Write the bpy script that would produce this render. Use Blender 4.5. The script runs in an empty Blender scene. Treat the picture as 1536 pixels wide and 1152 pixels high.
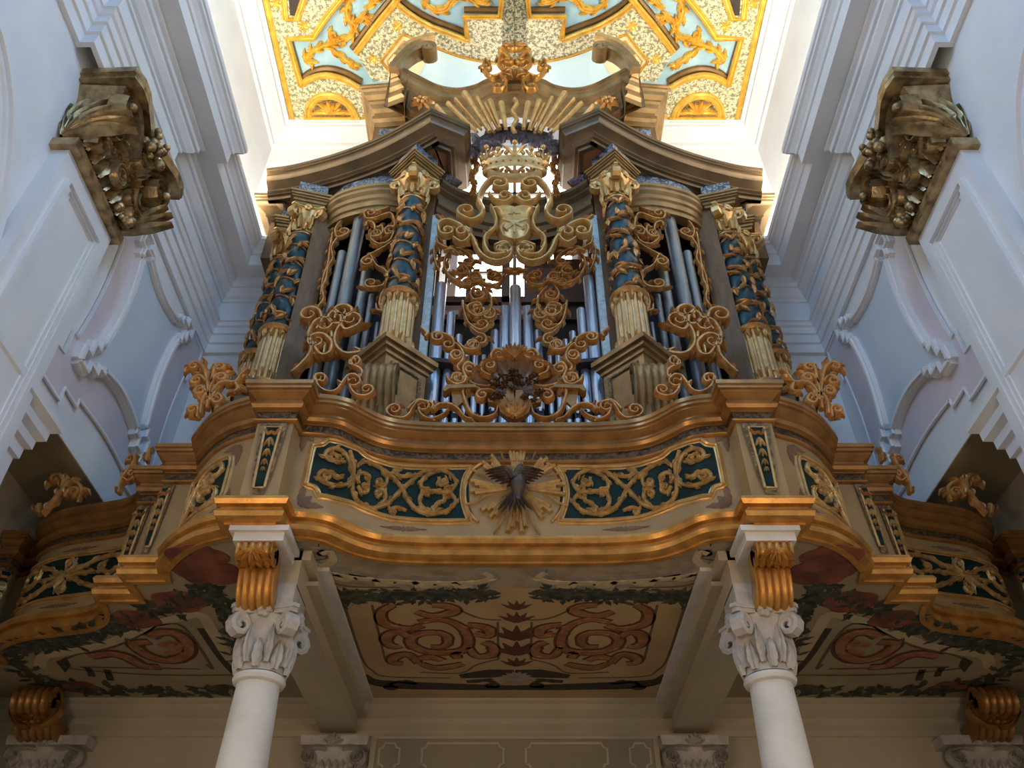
import bpy, math, random
from mathutils import Vector
random.seed(7)
PI = math.pi
sc = bpy.context.scene
# ------------------------------------------------------------------ camera
F, TH, U0, V0, CH = 1259.0, math.radians(41.2), 772.0, 576.0, 1.6
CT, ST = math.cos(TH), math.sin(TH)
cam = bpy.data.cameras.new('camera'); cam.sensor_width = 36; cam.lens = F/1536*36
cam.shift_x = -4/1536; cam.clip_end = 200
co = bpy.data.objects.new('camera', cam); sc.collection.objects.link(co)
co.location = (0, 0, CH); co.rotation_euler = (PI/2+TH, 0, 0); sc.camera = co
# ------------------------------------------------------------------ view, world, big lights
sc.view_settings.view_transform = 'Standard'; sc.view_settings.look = 'None'
sc.view_settings.gamma = 1; sc.view_settings.use_curve_mapping = False
sc.view_settings.exposure = 0.0
w = bpy.data.worlds.new('world'); sc.world = w; w.use_nodes = True
bg = w.node_tree.nodes['Background']; bg.inputs[0].default_value = (0.52, 0.73, 1.0, 1); bg.inputs[1].default_value = 0.36
def area(name, loc, rot, sx, sy, power, col):
    l = bpy.data.lights.new(name, 'AREA'); l.shape = 'RECTANGLE'; l.size = sx; l.size_y = sy
    l.energy = power; l.color = col
    o = bpy.data.objects.new(name, l); sc.collection.objects.link(o); o.location = loc; o.rotation_euler = rot
    return o
# uplights on the cornice, and daylight of the clerestory windows further down the nave
for sgn in (-1, 1):
    area('cornice_floodlight', (sgn*3.72, 4.6, 10.76), (PI, sgn*.25, 0), .14, 5.6, 260, (1.0, 0.86, 0.62))   # uplights standing on the cornice ledge
    area('clerestory_daylight', (sgn*3.9, -2.0, 12.3), (0, sgn*PI/2, 0), 2.2, 2.6, 350, (0.32, 0.58, 1.0))
    # warm lamps of the nave, behind the visitor
    l = bpy.data.lights.new('nave_lamp', 'POINT'); l.energy = 155; l.color = (1.0, .70, .40); l.shadow_soft_size = .35
    o = bpy.data.objects.new('nave_lamp', l); C0 = sc.collection; C0.objects.link(o); o.location = (sgn*2.6, 0.4, 2.6)
# ------------------------------------------------------------------ pixel -> world at a known depth / height / side
def ray(u, v):
    a = (u-U0)/F; b = (V0-v)/F
    return (a, CT-ST*b, ST+CT*b)
def PY(u, v, y):
    r = ray(u, v); t = y/r[1]; return (r[0]*t, CH+r[2]*t)          # x, z
def PZ(u, v, z):
    r = ray(u, v); t = (z-CH)/r[2]; return (r[0]*t, r[1]*t)        # x, y
def PX(u, v, x):
    r = ray(u, v); t = x/r[0]; return (r[1]*t, CH+r[2]*t)          # y, z
# ------------------------------------------------------------------ materials
MATS = {}
def newmat(name):
    m = bpy.data.materials.new(name); m.use_nodes = True; MATS[name] = m
    nt = m.node_tree; return m, nt, nt.nodes['Principled BSDF']
def mat(name, c1, c2=None, rough=.5, metal=0, scale=6, detail=6, lo=.35, hi=.65, bump=0, bscale=40, spec=.5, stretch=None, dist=0.0):
    m, nt, b = newmat(name)
    c2 = c2 or tuple(x*.8 for x in c1)
    tc = nt.nodes.new('ShaderNodeTexCoord'); src = tc.outputs['Object']
    if stretch:
        mp = nt.nodes.new('ShaderNodeMapping'); mp.inputs['Scale'].default_value = stretch
        nt.links.new(src, mp.inputs[0]); src = mp.outputs[0]
    n = nt.nodes.new('ShaderNodeTexNoise'); n.inputs['Scale'].default_value = scale; n.inputs['Detail'].default_value = detail
    n.inputs['Distortion'].default_value = dist
    nt.links.new(src, n.inputs['Vector'])
    r = nt.nodes.new('ShaderNodeValToRGB'); r.color_ramp.elements[0].position = lo; r.color_ramp.elements[1].position = hi
    r.color_ramp.elements[0].color = (*c2, 1); r.color_ramp.elements[1].color = (*c1, 1)
    nt.links.new(n.outputs['Fac'], r.inputs[0]); nt.links.new(r.outputs[0], b.inputs['Base Color'])
    b.inputs['Roughness'].default_value = rough; b.inputs['Metallic'].default_value = metal
    b.inputs['Specular IOR Level'].default_value = spec
    if bump:
        n2 = nt.nodes.new('ShaderNodeTexNoise'); n2.inputs['Scale'].default_value = bscale; n2.inputs['Detail'].default_value = 4
        nt.links.new(src, n2.inputs['Vector'])
        bp = nt.nodes.new('ShaderNodeBump'); bp.inputs['Strength'].default_value = bump; bp.inputs['Distance'].default_value = .01
        nt.links.new(n2.outputs['Fac'], bp.inputs['Height']); nt.links.new(bp.outputs[0], b.inputs['Normal'])
    return m
def emit(name, col, strength):
    m, nt, b = newmat(name)
    b.inputs['Base Color'].default_value = (*col, 1); b.inputs['Emission Color'].default_value = (*col, 1)
    b.inputs['Emission Strength'].default_value = strength
    return m
def floral(name, base, leaf, flower, scale=14):
    m, nt, b = newmat(name)
    tc = nt.nodes.new('ShaderNodeTexCoord')
    n = nt.nodes.new('ShaderNodeTexNoise'); n.inputs['Scale'].default_value = scale*.9; n.inputs['Detail'].default_value = 8; n.inputs['Roughness'].default_value = .7
    v = nt.nodes.new('ShaderNodeTexVoronoi'); v.inputs['Scale'].default_value = scale
    nt.links.new(tc.outputs['Object'], n.inputs['Vector']); nt.links.new(tc.outputs['Object'], v.inputs['Vector'])
    r1 = nt.nodes.new('ShaderNodeValToRGB'); r1.color_ramp.elements[0].position = .46; r1.color_ramp.elements[1].position = .54
    r1.color_ramp.elements[0].color = (*leaf, 1); r1.color_ramp.elements[1].color = (*base, 1)
    r2 = nt.nodes.new('ShaderNodeValToRGB'); e = r2.color_ramp.elements
    e[0].position = .14; e[0].color = (1, 1, 1, 1); e[1].position = .30; e[1].color = (0, 0, 0, 1)
    mx = nt.nodes.new('ShaderNodeMix'); mx.data_type = 'RGBA'; mx.inputs[7].default_value = (*flower, 1)
    nt.links.new(n.outputs['Fac'], r1.inputs[0]); nt.links.new(v.outputs['Distance'], r2.inputs[0])
    nt.links.new(r2.outputs[0], mx.inputs[0]); nt.links.new(r1.outputs[0], mx.inputs[6]); nt.links.new(mx.outputs[2], b.inputs['Base Color'])
    b.inputs['Roughness'].default_value = .7
    return m
mat('plaster', (.77, .78, .79), (.70, .72, .74), .75, scale=2, lo=.3, hi=.7)
mat('plaster_pink', (.66, .60, .64), (.60, .55, .60), .8, scale=2)
mat('plaster_grey', (.58, .66, .74), (.54, .62, .70), .8, scale=2)
mat('plaster_upper', (.86, .83, .74), (.82, .78, .68), .8, scale=1.5)
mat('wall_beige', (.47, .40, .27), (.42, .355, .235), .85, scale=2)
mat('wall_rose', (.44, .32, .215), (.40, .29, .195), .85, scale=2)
mat('stone_white', (.70, .67, .60), (.60, .57, .50), .6, scale=5, bump=.1)
mat('stone_capital', (.52, .48, .41), (.40, .36, .30), .7, scale=12, bump=.2)
mat('door_olive', (.30, .25, .16), (.27, .22, .14), .7, scale=3)
mat('door_line', (.48, .42, .31), (.42, .37, .27), .7, scale=6)
mat('gold_bright', (.62, .31, .07), (.40, .185, .04), .32, .55, scale=9, bump=.15, bscale=60)
mat('gold_rail', (.40, .20, .058), (.26, .12, .032), .32, .5, scale=7, bump=.1, bscale=30)
mat('gold_carve', (.60, .305, .09), (.36, .16, .045), .30, .38, scale=14, bump=.25, bscale=70)
mat('gold_pale', (.64, .40, .145), (.46, .26, .085), .30, .42, scale=10, bump=.2, bscale=60)
mat('gold_relief', (.66, .45, .19), (.42, .25, .09), .4, .45, scale=16, bump=.2)
mat('gold_old', (.50, .36, .17), (.17, .105, .045), .26, .55, scale=8, bump=.35, bscale=45)
mat('gold_ceiling', (.86, .55, .10), (.66, .37, .05), .35, .45, scale=8, bump=.1)
mat('bronze_wood', (.135, .083, .036), (.075, .045, .018), .36, .35, scale=3, stretch=(1, 1, 1), bump=.08)
mat('bronze_light', (.34, .21, .085), (.20, .12, .045), .36, .45, scale=5, bump=.08)
mat('case_brown', (.19, .095, .034), (.13, .065, .022), .5, .1, scale=4, stretch=(6, 6, 1))
mat('soffit_brown', (.30, .14, .05), (.22, .10, .036), .6, scale=3)
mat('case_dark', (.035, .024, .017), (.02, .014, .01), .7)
mat('back_wood', (.12, .06, .032), (.08, .04, .022), .6, scale=4)
mat('frame_blue', (.50, .60, .62), (.34, .40, .38), .5, scale=14, dist=1)
mat('marble_blue', (.26, .31, .38), (.02, .027, .045), .3, scale=14, dist=2.0, lo=.42, hi=.62)
mat('marble_dark', (.15, .095, .045), (.03, .022, .012), .5, scale=20, dist=2, lo=.4, hi=.6, spec=.2)
mat('marble_strip', (.27, .185, .09), (.085, .058, .03), .5, scale=10, dist=3, lo=.4, hi=.6, spec=.2)
mat('teal', (.018, .062, .075), (.008, .030, .038), .34, scale=9, spec=.35)
mat('green_panel', (.013, .030, .022), (.006, .016, .014), .5, scale=9, spec=.12)
mat('ochre', (.37, .245, .10), (.30, .195, .075), .6, scale=3)
mat('ochre_motif', (.21, .105, .045), (.15, .075, .032), .6, scale=30)
mat('flute_light', (.78, .62, .38), (.60, .45, .24), .45, scale=10)
mat('pipe_metal', (.50, .53, .60), (.38, .40, .46), .33, .72, scale=3, stretch=(4, 4, .7))
mat('pipe_dull', (.27, .27, .27), (.19, .19, .195), .42, .6, scale=3, stretch=(4, 4, .7))
mat('pipe_lip', (.78, .80, .82), None, .3, .2)
mat('cloud_grey', (.17, .145, .155), (.09, .075, .085), .45, scale=10, bump=.3)
mat('dove_dark', (.085, .05, .034), (.04, .025, .018), .5, 0, scale=20, bump=.3)
mat('shell_brown', (.20, .09, .03), (.13, .055, .02), .35, .35, scale=12)
mat('flower_dark', (.12, .055, .022), (.07, .03, .012), .4, .3, scale=20)
mat('soffit_paint', (.48, .34, .165), (.40, .27, .12), .8, scale=2.5)
mat('soffit_side', (.36, .29, .17), (.30, .235, .13), .8, scale=2.5)
mat('paint_red', (.26, .095, .034), (.36, .17, .07), .8, scale=12, lo=.35, hi=.6)
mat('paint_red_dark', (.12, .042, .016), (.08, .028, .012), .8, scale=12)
mat('paint_cloud_red', (.25, .075, .035), (.12, .035, .02), .8, scale=5, lo=.4, hi=.6)
mat('paint_dark', (.055, .042, .026), (.025, .02, .014), .8, scale=20)
mat('paint_green', (.07, .075, .045), (.02, .024, .018), .8, scale=16, lo=.4, hi=.6)
mat('paint_grey', (.34, .30, .23), (.24, .20, .15), .8, scale=12)
mat('paint_ground', (.36, .29, .18), (.24, .18, .10), .8, scale=6, lo=.35, hi=.6)
mat('paint_line', (.15, .10, .05), (.11, .07, .035), .8)
mat('paint_light', (.52, .42, .25), (.45, .36, .2), .8, scale=5)
mat('ceil_blue', (.36, .55, .66), (.28, .46, .58), .8, scale=3)
mat('ceil_pale', (.66, .84, .88), (.58, .79, .86), .8, scale=2)
mat('ceil_cream', (.84, .74, .46), (.76, .65, .36), .8, scale=6)
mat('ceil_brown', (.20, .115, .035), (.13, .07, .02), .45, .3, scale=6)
floral('ceil_floral', (.72, .62, .38), (.20, .20, .12), (.82, .79, .68), 21)
floral('ceil_garland', (.34, .31, .18), (.05, .055, .03), (.50, .47, .36), 30)
emit('window_glow', (1.0, .97, .92), 7.0)
mat('lead', (.16, .12, .09), None, .5)
mat('floor_stone', (.42, .38, .33), (.32, .29, .25), .4, scale=3)
# ------------------------------------------------------------------ mesh helpers
ORG = {}
C = sc.collection
class MB:
    def __init__(s): s.v = []; s.f = []
    def add(s, vs, fs):
        k = len(s.v); s.v += [tuple(p) for p in vs]; s.f += [tuple(i+k for i in q) for q in fs]
    def mirror(s):
        m = MB(); m.v = [(-x, y, z) for x, y, z in s.v]; m.f = [tuple(reversed(q)) for q in s.f]; return m
    def merge(s, o): s.add(o.v, o.f); return s
    def box(s, x0, x1, y0, y1, z0, z1):
        s.add([(x0,y0,z0),(x1,y0,z0),(x1,y1,z0),(x0,y1,z0),(x0,y0,z1),(x1,y0,z1),(x1,y1,z1),(x0,y1,z1)],
              [(0,3,2,1),(4,5,6,7),(0,1,5,4),(1,2,6,5),(2,3,7,6),(3,0,4,7)]); return s
    def rbox(s, cx, cy, hx, hy, z0, z1, ang=0, tx=1.0):
        ca, sa = math.cos(ang), math.sin(ang); vs = []
        for z, k in ((z0, 1), (z1, tx)):
            for a, b in ((-hx,-hy),(hx,-hy),(hx,hy),(-hx,hy)):
                a *= k; b *= k; vs.append((cx+a*ca-b*sa, cy+a*sa+b*ca, z))
        s.add(vs, [(0,3,2,1),(4,5,6,7),(0,1,5,4),(1,2,6,5),(2,3,7,6),(3,0,4,7)]); return s
    def lathe(s, cx, cy, prof, n=24, a0=0, a1=2*PI, rf=None, caps=True):
        full = abs(a1-a0-2*PI) < 1e-6; m = n if full else n+1; vs = []
        for r, z in prof:
            for i in range(m):
                a = a0+(a1-a0)*i/n; rr = rf(r, a, z) if rf else r
                vs.append((cx+rr*math.cos(a), cy+rr*math.sin(a), z))
        fs = []
        for j in range(len(prof)-1):
            for i in range(n):
                i2 = (i+1) % m; fs.append((j*m+i, j*m+i2, (j+1)*m+i2, (j+1)*m+i))
        if full and caps:
            fs.append(tuple(reversed(range(m)))); fs.append(tuple(range((len(prof)-1)*m, len(prof)*m)))
        s.add(vs, fs); return s
    def sweep(s, path, prof, closed_prof=False, caps=True, loop=False):
        P = [(p[0], p[1], p[2] if len(p) > 2 else 0) for p in path]; n = len(P); nr = []
        for i in range(n):
            def nd(a, b):
                dx, dy = P[b][0]-P[a][0], P[b][1]-P[a][1]; l = math.hypot(dx, dy) or 1; return (dy/l, -dx/l)
            if loop: n1, n2 = nd((i-1) % n, i), nd(i, (i+1) % n)
            else:
                n1 = nd(i-1, i) if i > 0 else nd(i, i+1); n2 = nd(i, i+1) if i < n-1 else nd(i-1, i)
            d = 1+n1[0]*n2[0]+n1[1]*n2[1]; d = max(d, .35)
            nr.append(((n1[0]+n2[0])/d, (n1[1]+n2[1])/d))
        m = len(prof); vs = []
        for i in range(n):
            for o, z in prof: vs.append((P[i][0]+nr[i][0]*o, P[i][1]+nr[i][1]*o, P[i][2]+z))
        fs = []
        for i in range(n if loop else n-1):
            i2 = (i+1) % n
            for j in range(m if closed_prof else m-1):
                j2 = (j+1) % m; fs.append((i*m+j, i2*m+j, i2*m+j2, i*m+j2))
        if caps and not loop:
            fs.append(tuple(range(m))); fs.append(tuple(reversed(range((n-1)*m, n*m))))
        s.add(vs, fs); return s
    def tube(s, pts, rad, n=6):
        P = [Vector(p) for p in pts]; k = len(P); up = Vector((0.3, -.5, .8)).normalized(); vs = []
        for i in range(k):
            t = (P[min(i+1, k-1)]-P[max(i-1, 0)]).normalized()
            a = t.cross(up); a = a.normalized() if a.length > 1e-4 else Vector((1, 0, 0)); b = a.cross(t)
            r = rad(i/(k-1)) if callable(rad) else rad
            for j in range(n):
                q = 2*PI*j/n; vs.append(P[i]+a*(r*math.cos(q))+b*(r*math.sin(q)))
        fs = [(i*n+j, i*n+(j+1) % n, (i+1)*n+(j+1) % n, (i+1)*n+j) for i in range(k-1) for j in range(n)]
        fs.append(tuple(reversed(range(n)))); fs.append(tuple(range((k-1)*n, k*n)))
        s.add(vs, fs); return s
    def ball(s, c, r, n=8, m=5, sq=(1, 1, 1)):
        vs = [(c[0], c[1], c[2]-r*sq[2])]
        for j in range(1, m):
            ph = -PI/2+PI*j/m
            for i in range(n):
                a = 2*PI*i/n; vs.append((c[0]+r*sq[0]*math.cos(ph)*math.cos(a), c[1]+r*sq[1]*math.cos(ph)*math.sin(a), c[2]+r*sq[2]*math.sin(ph)))
        vs.append((c[0], c[1], c[2]+r*sq[2])); t = len(vs)-1; fs = []
        for i in range(n):
            i2 = (i+1) % n; fs.append((0, 1+i2, 1+i)); fs.append((t, 1+(m-2)*n+i, 1+(m-2)*n+i2))
            for j in range(m-2): fs.append((1+j*n+i, 1+j*n+i2, 1+(j+1)*n+i2, 1+(j+1)*n+i))
        s.add(vs, fs); return s
    def slab(s, pts, M, h0, h1):
        """outline (a,b) extruded from h0 to h1 in the frame M"""
        n = len(pts); vs = [M(a, b, h0) for a, b in pts]+[M(a, b, h1) for a, b in pts]
        fs = [tuple(range(n)), tuple(reversed(range(n, 2*n)))]+[(i, (i+1) % n, n+(i+1) % n, n+i)[::-1] for i in range(n)]
        s.add(vs, fs); return s
    def build(s, name, m, parent=None, smooth=True, ang=38, at=None):
        o0 = ORG.get(parent.name, Vector((0, 0, 0))) if parent else Vector(at or (0, 0, 0))
        me = bpy.data.meshes.new(name)
        me.from_pydata([(x-o0[0], y-o0[1], z-o0[2]) for x, y, z in s.v], [], s.f); me.validate()
        import bmesh
        bm = bmesh.new(); bm.from_mesh(me); bmesh.ops.recalc_face_normals(bm, faces=bm.faces); bm.to_mesh(me); bm.free()
        me.materials.append(MATS[m])
        if smooth:
            me.polygons.foreach_set('use_smooth', [True]*len(me.polygons)); me.set_sharp_from_angle(angle=math.radians(ang))
        o = bpy.data.objects.new(name, me); C.objects.link(o)
        if parent: o.parent = parent
        else: o.location = o0
        ORG[o.name] = o0
        return o
def tag(o, label=None, cat=None, group=None, kind=None):
    if label: o['label'] = label
    if cat: o['category'] = cat
    if group: o['group'] = group
    if kind: o['kind'] = kind
    return o
def thing(name, loc, label, cat, group=None):
    o = bpy.data.objects.new(name, None); C.objects.link(o); o.location = loc; o.empty_display_size = .1
    ORG[o.name] = Vector(loc); return tag(o, label, cat, group)
def struct(o): o['kind'] = 'structure'; return o
def mir(p, s): return (p[0]*s, p[1], p[2])
def sided(mb, s): return mb if s < 0 else mb.mirror()     # everything is measured on the left (x<0)
# ------------------------------------------------------------------ 2-D drawing helpers for carved work
def cr(pts, n=6, closed=False):
    """Catmull-Rom through points"""
    out = []; N = len(pts)
    g = (lambda i: pts[i % N]) if closed else (lambda i: pts[min(max(i, 0), N-1)])
    for i in range(N if closed else N-1):
        p0, p1, p2, p3 = g(i-1), g(i), g(i+1), g(i+2)
        for k in range(n):
            t = k/n; t2 = t*t; t3 = t2*t
            out.append(tuple(.5*(2*b+(c-a)*t+(2*a-5*b+4*c-d)*t2+(3*b-a-3*c+d)*t3) for a, b, c, d in zip(p0, p1, p2, p3)))
    if not closed: out.append(tuple(pts[-1]))
    return out
def curl(pts, side, R, turns=1.1, n=14, rmin=.22):
    """spiral continuing from the end of pts; side +1 turns left, -1 right"""
    a, b = pts[-2], pts[-1]; ph = math.atan2(b[1]-a[1], b[0]-a[0]); x, y = b; out = []
    k = max(0, len(pts)-9); tot = 0.0                       # go on turning the way the path already bends
    for i in range(k+1, len(pts)-1):
        p, q, r = pts[i-1], pts[i], pts[i+1]; v1 = (q[0]-p[0], q[1]-p[1]); v2 = (r[0]-q[0], r[1]-q[1])
        tot += math.atan2(v1[0]*v2[1]-v1[1]*v2[0], v1[0]*v2[0]+v1[1]*v2[1])
    if abs(tot) > .15: side = 1 if tot > 0 else -1
    rmin = max(rmin, .3)
    for i in range(n):
        u = i/(n-1); r = R*(1-(1-rmin)*u); d = 2*PI*turns/n*r
        ph += side*2*PI*turns/n; x += d*math.cos(ph); y += d*math.sin(ph); out.append((x, y))
    return out
def scroll(pts, n=5, c0=None, c1=None):
    """smooth path, with curls (side,R[,turns]) before the start and after the end"""
    p = cr(pts, n)
    if c1: p = p+curl(p, *c1)
    if c0:
        q = p[::-1]; q = q+curl(q, *c0); p = q[::-1]
    return p
RING = ((-1, 0), (-.92, .62), (-.52, 1), (-.14, .5), (.14, .5), (.52, 1), (.92, .62), (1, 0), (0, -.25))
RINGF = ((-1, 0), (-.9, .8), (.9, .8), (1, 0))
RINGC = ((-1, 0), (-.8, .72), (-.3, 1.08), (.3, 1.08), (.8, .72), (1, 0), (0, -.2))
RINGR = ((-1, 0), (-.7, .7), (0, 1), (.7, .7), (1, 0))
def ribbon(mb, pts, w, t, M, ring=RING, h0=0.0, lob=0.0):
    n = len(pts); m = len(ring); vs = []; run = 0.0
    for i in range(n):
        a, b = pts[max(i-1, 0)], pts[min(i+1, n-1)]; dx, dy = b[0]-a[0], b[1]-a[1]; l = math.hypot(dx, dy) or 1
        nx, ny = -dy/l, dx/l; u = i/(n-1); ww = w(u) if callable(w) else w; tt = t(u) if callable(t) else t
        if i: run += math.dist(pts[i], pts[i-1])
        if lob: ww *= 1+lob*(abs(math.sin(run/(4.2*max(ww, 1e-3))*PI))-.5)
        for o, h in ring: vs.append(M(pts[i][0]+nx*o*ww, pts[i][1]+ny*o*ww, h0+h*tt))
    fs = [(i*m+j, i*m+(j+1) % m, (i+1)*m+(j+1) % m, (i+1)*m+j) for i in range(n-1) for j in range(m)]
    fs.append(tuple(reversed(range(m)))); fs.append(tuple(range((n-1)*m, n*m)))
    mb.add(vs, fs)
def taper(a, b, c=None):
    c = a if c is None else c
    return lambda u: (a+(b-a)*min(1, u*2)) if u < .5 else (b+(c-b)*(u-.5)*2)
def leaf(mb, a, b, ang, L, W, M, t=.02, h0=0.0, bend=0.0, lobes=3):
    """carved acanthus leaf: lobed outline, raised ribs"""
    n = 4*lobes; vs = []; x, y, ph = a, b, ang
    for i in range(n+1):
        u = i/n; k = math.sin(PI*min(1, .12+u*.88))**.7*(1-.35*u); lob = .72+.28*abs(math.cos(PI*u*lobes)); wv = W*k*lob if i < n else 0
        nx, ny = -math.sin(ph), math.cos(ph); hh = h0+t*(.55+.6*math.sin(PI*u))
        for o, h in ((-1, .0), (-.5, .9), (0, .55), (.5, .9), (1, 0)): vs.append(M(x+nx*o*wv, y+ny*o*wv, h0+(hh-h0)*h))
        vs.append(M(x, y, h0-.25*t))
        ph += bend/n; x += L/n*math.cos(ph); y += L/n*math.sin(ph)
    fs = []
    for i in range(n):
        for j in range(6): fs.append((i*6+j, i*6+(j+1) % 6, (i+1)*6+(j+1) % 6, (i+1)*6+j))
    mb.add(vs, fs)
def sprout(mb, pts, M, step, L, W, t=.02, h0=0.0, a=.8, skip=0.0, both=False, rnd=None, lobes=3):
    """leaves growing from a path, alternating sides"""
    rnd = rnd or random; acc = step*.5; k = 0
    tot = sum(math.dist(pts[i], pts[i+1]) for i in range(len(pts)-1)); run = 0
    for i in range(len(pts)-1):
        d = math.dist(pts[i], pts[i+1]); acc += d; run += d
        if acc >= step and run > skip*tot and run < tot*.93:
            acc = 0; k += 1; ph = math.atan2(pts[i+1][1]-pts[i][1], pts[i+1][0]-pts[i][0])
            for sd in ((1, -1) if both else ((1,) if k % 2 else (-1,))):
                leaf(mb, pts[i][0], pts[i][1], ph+sd*a*rnd.uniform(.75, 1.2), L*rnd.uniform(.8, 1.15), W, M, t, h0, bend=-sd*.7, lobes=lobes)
def planeY(y, s=1): return lambda a, b, h: (a, y-h, b)
# ================================================================== THE ROOM
WX, WY, ZC, ZL, RX = 3.98, 7.8, 14.1, 6.1, 4.66
struct(MB().box(-6, 6, -10, 9, -.2, 0).build('floor', 'floor_stone'))
for s, nm in ((-1, 'wall_left'), (1, 'wall_right')):
    m = MB(); m.box(-5.2, -WX, -10, WY, ZL, 14.4); m.box(-5.2, -WX, -10, 5.4, 0, ZL)
    wall = struct(sided(m, s).build(nm, 'plaster', smooth=False))
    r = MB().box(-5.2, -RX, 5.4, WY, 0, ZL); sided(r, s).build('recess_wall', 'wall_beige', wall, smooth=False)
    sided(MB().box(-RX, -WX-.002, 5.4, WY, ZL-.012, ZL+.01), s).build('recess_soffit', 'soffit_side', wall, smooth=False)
    # impost moulding of the pier below the lintel
    im = MB().sweep([(-WX, 2.6), (-WX, 5.4), (-RX, 5.4)],
        [(0, 5.55), (.03, 5.56), (.03, 5.66), (.07, 5.68), (.07, 5.76), (.12, 5.80), (.12, 5.88), (.18, 5.93), (.18, 5.99), (0, 6.0)])
    sided(im, s).build('impost_moulding', 'plaster', wall, ang=25)
    # archivolt of the side chapel arch
    ar = MB(); q = cr([PX(u, v, -WX) for u, v in ((-60, -120), (-22, 0), (0, 60), (12, 130), (14, 180), (9, 250), (-4, 320), (-40, 440), (-110, 640))], 6); ribbon(ar, q, .045, .07, lambda a, b, h: (-WX+h, a, b), RINGF); ribbon(ar, q, .09, .03, lambda a, b, h: (-WX+h, a, b), RINGF)
    sided(ar, s).build('archivolt', 'plaster', wall, ang=25)
    # shaped wall panel: tinted field, stepped frame, grey-blue heart
    MW = lambda a, b, h: (-WX+h, a, b)
    def shaped(y0, y1, z0, z1, steps, bow, n=8):
        cs = [(y0, z0), (y1, z0), (y1, z1), (y0, z1)]; nrm = [(0, 1), (-1, 0), (0, -1), (1, 0)]; out = []
        for k in range(4):
            A, B = cs[k], cs[(k+1) % 4]; nx, nz = nrm[k]; L = math.dist(A, B); dx, dz = (B[0]-A[0])/L, (B[1]-A[1])/L
            prev = 0; seq = []
            for d, off in steps: seq += [(d, prev), (d, off)]; prev = off
            for i in range(n+1):
                u = i/n; d = steps[-1][0]+(L-2*steps[-1][0])*u; seq.append((d, prev+bow*math.sin(PI*u)))
            for d, off in reversed(steps):
                pv = [x for x in steps if x[0] < d]; seq += [(L-d, off), (L-d, pv[-1][1] if pv else 0)]
            out.append(A)
            for d, off in seq: out.append((A[0]+dx*d+nx*off, A[1]+dz*d+nz*off))
        return out
    outer = shaped(5.22, 7.72, 6.30, 8.90, [(.30, .0), (.36, .14), (.62, .22)], .05)
    sided(MB().slab(outer, MW, 0, .018), s).build('tinted_panel', 'plaster_pink', wall, smooth=False)
    e = MB(); ribbon(e, outer+[outer[0]], .014, .03, MW, RINGF, .01); sided(e, s).build('panel_edge', 'plaster', wall, smooth=False)
    inner = shaped(5.52, 7.22, 6.72, 8.80, [(.16, .10), (.30, .19), (.40, .24)], .08)
    fr = MB(); ribbon(fr, inner+[inner[0]], .045, .10, MW, RINGF, .0); ribbon(fr, inner+[inner[0]], .020, .035, MW, RINGF, .08)
    sided(fr, s).build('stepped_frame', 'plaster', wall, smooth=False)
    sided(MB().slab(inner, MW, .0, .03), s).build('panel_heart', 'plaster_grey', wall, smooth=False)
# back wall with the window opening
WZ0, WZ1, WW = 9.75, 13.5, .86
m = MB(); m.box(-5.2, -WW, WY, 8.4, 0, 14.4); m.box(WW, 5.2, WY, 8.4, 0, 14.4); m.box(-WW, WW, WY, 8.4, 0, WZ0); m.box(-WW, WW, WY, 8.4, WZ1, 14.4)
wb = struct(m.build('wall_back', 'plaster', smooth=False))
# lower wall under the gallery
MB().box(-RX, RX, WY-.012, WY+.01, 0, 4.52).build('lower_wall', 'wall_beige', wb, smooth=False)
for x0, x1 in ((-3.55, -1.9), (1.9, 3.55)):
    MB().box(x0, x1, WY-.03, WY, 0, 3.62).build('rose_panel', 'wall_rose', wb, smooth=False)
    f = MB(); ribbon(f, [(x0, 0), (x0, 3.62), (x1, 3.62), (x1, 0)], .03, .05, planeY(WY-.01), RINGF); f.build('panel_moulding', 'wall_beige', wb, smooth=False)
struct(MB().sweep([(-RX, WY), (RX, WY)], [(0, 4.18), (.03, 4.19), (.03, 4.24), (.08, 4.28), (.08, 4.33), (.16, 4.38), (.16, 4.43), (.2, 4.45), (.2, 4.52), (0, 4.52)]).build('trim_4', 'wall_beige', ang=25))
win = struct(MB().box(-WW, WW, 8.0, 8.02, WZ0, WZ1).build('window_1', 'window_glow', smooth=False))
m = MB()
for x in (0,): m.box(x-.025, x+.025, 7.96, 8.0, WZ0, WZ1)
for k in (1, 3): z = WZ0+(WZ1-WZ0)*k/4; m.box(-WW, WW, 7.96, 8.0, z-.022, z+.022)
m.build('glazing_bar', 'lead', win, smooth=False)
fr = MB(); ribbon(fr, [(-WW, WZ0), (-WW, WZ1), (WW, WZ1), (WW, WZ0), (-WW, WZ0)], .06, .06, planeY(WY), RINGF); fr.build('window_frame', 'plaster', win, smooth=False)
MB().sweep([(-1.3, WY), (1.3, WY)], [(0, 9.2), (.05, 9.22), (.05, 9.32), (.1, 9.36), (.1, 9.44), (.16, 9.5), (.16, 9.58), (.2, 9.62), (.2, 9.7), (0, 9.72)]).build('window_sill', 'plaster', win, ang=25)
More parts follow.
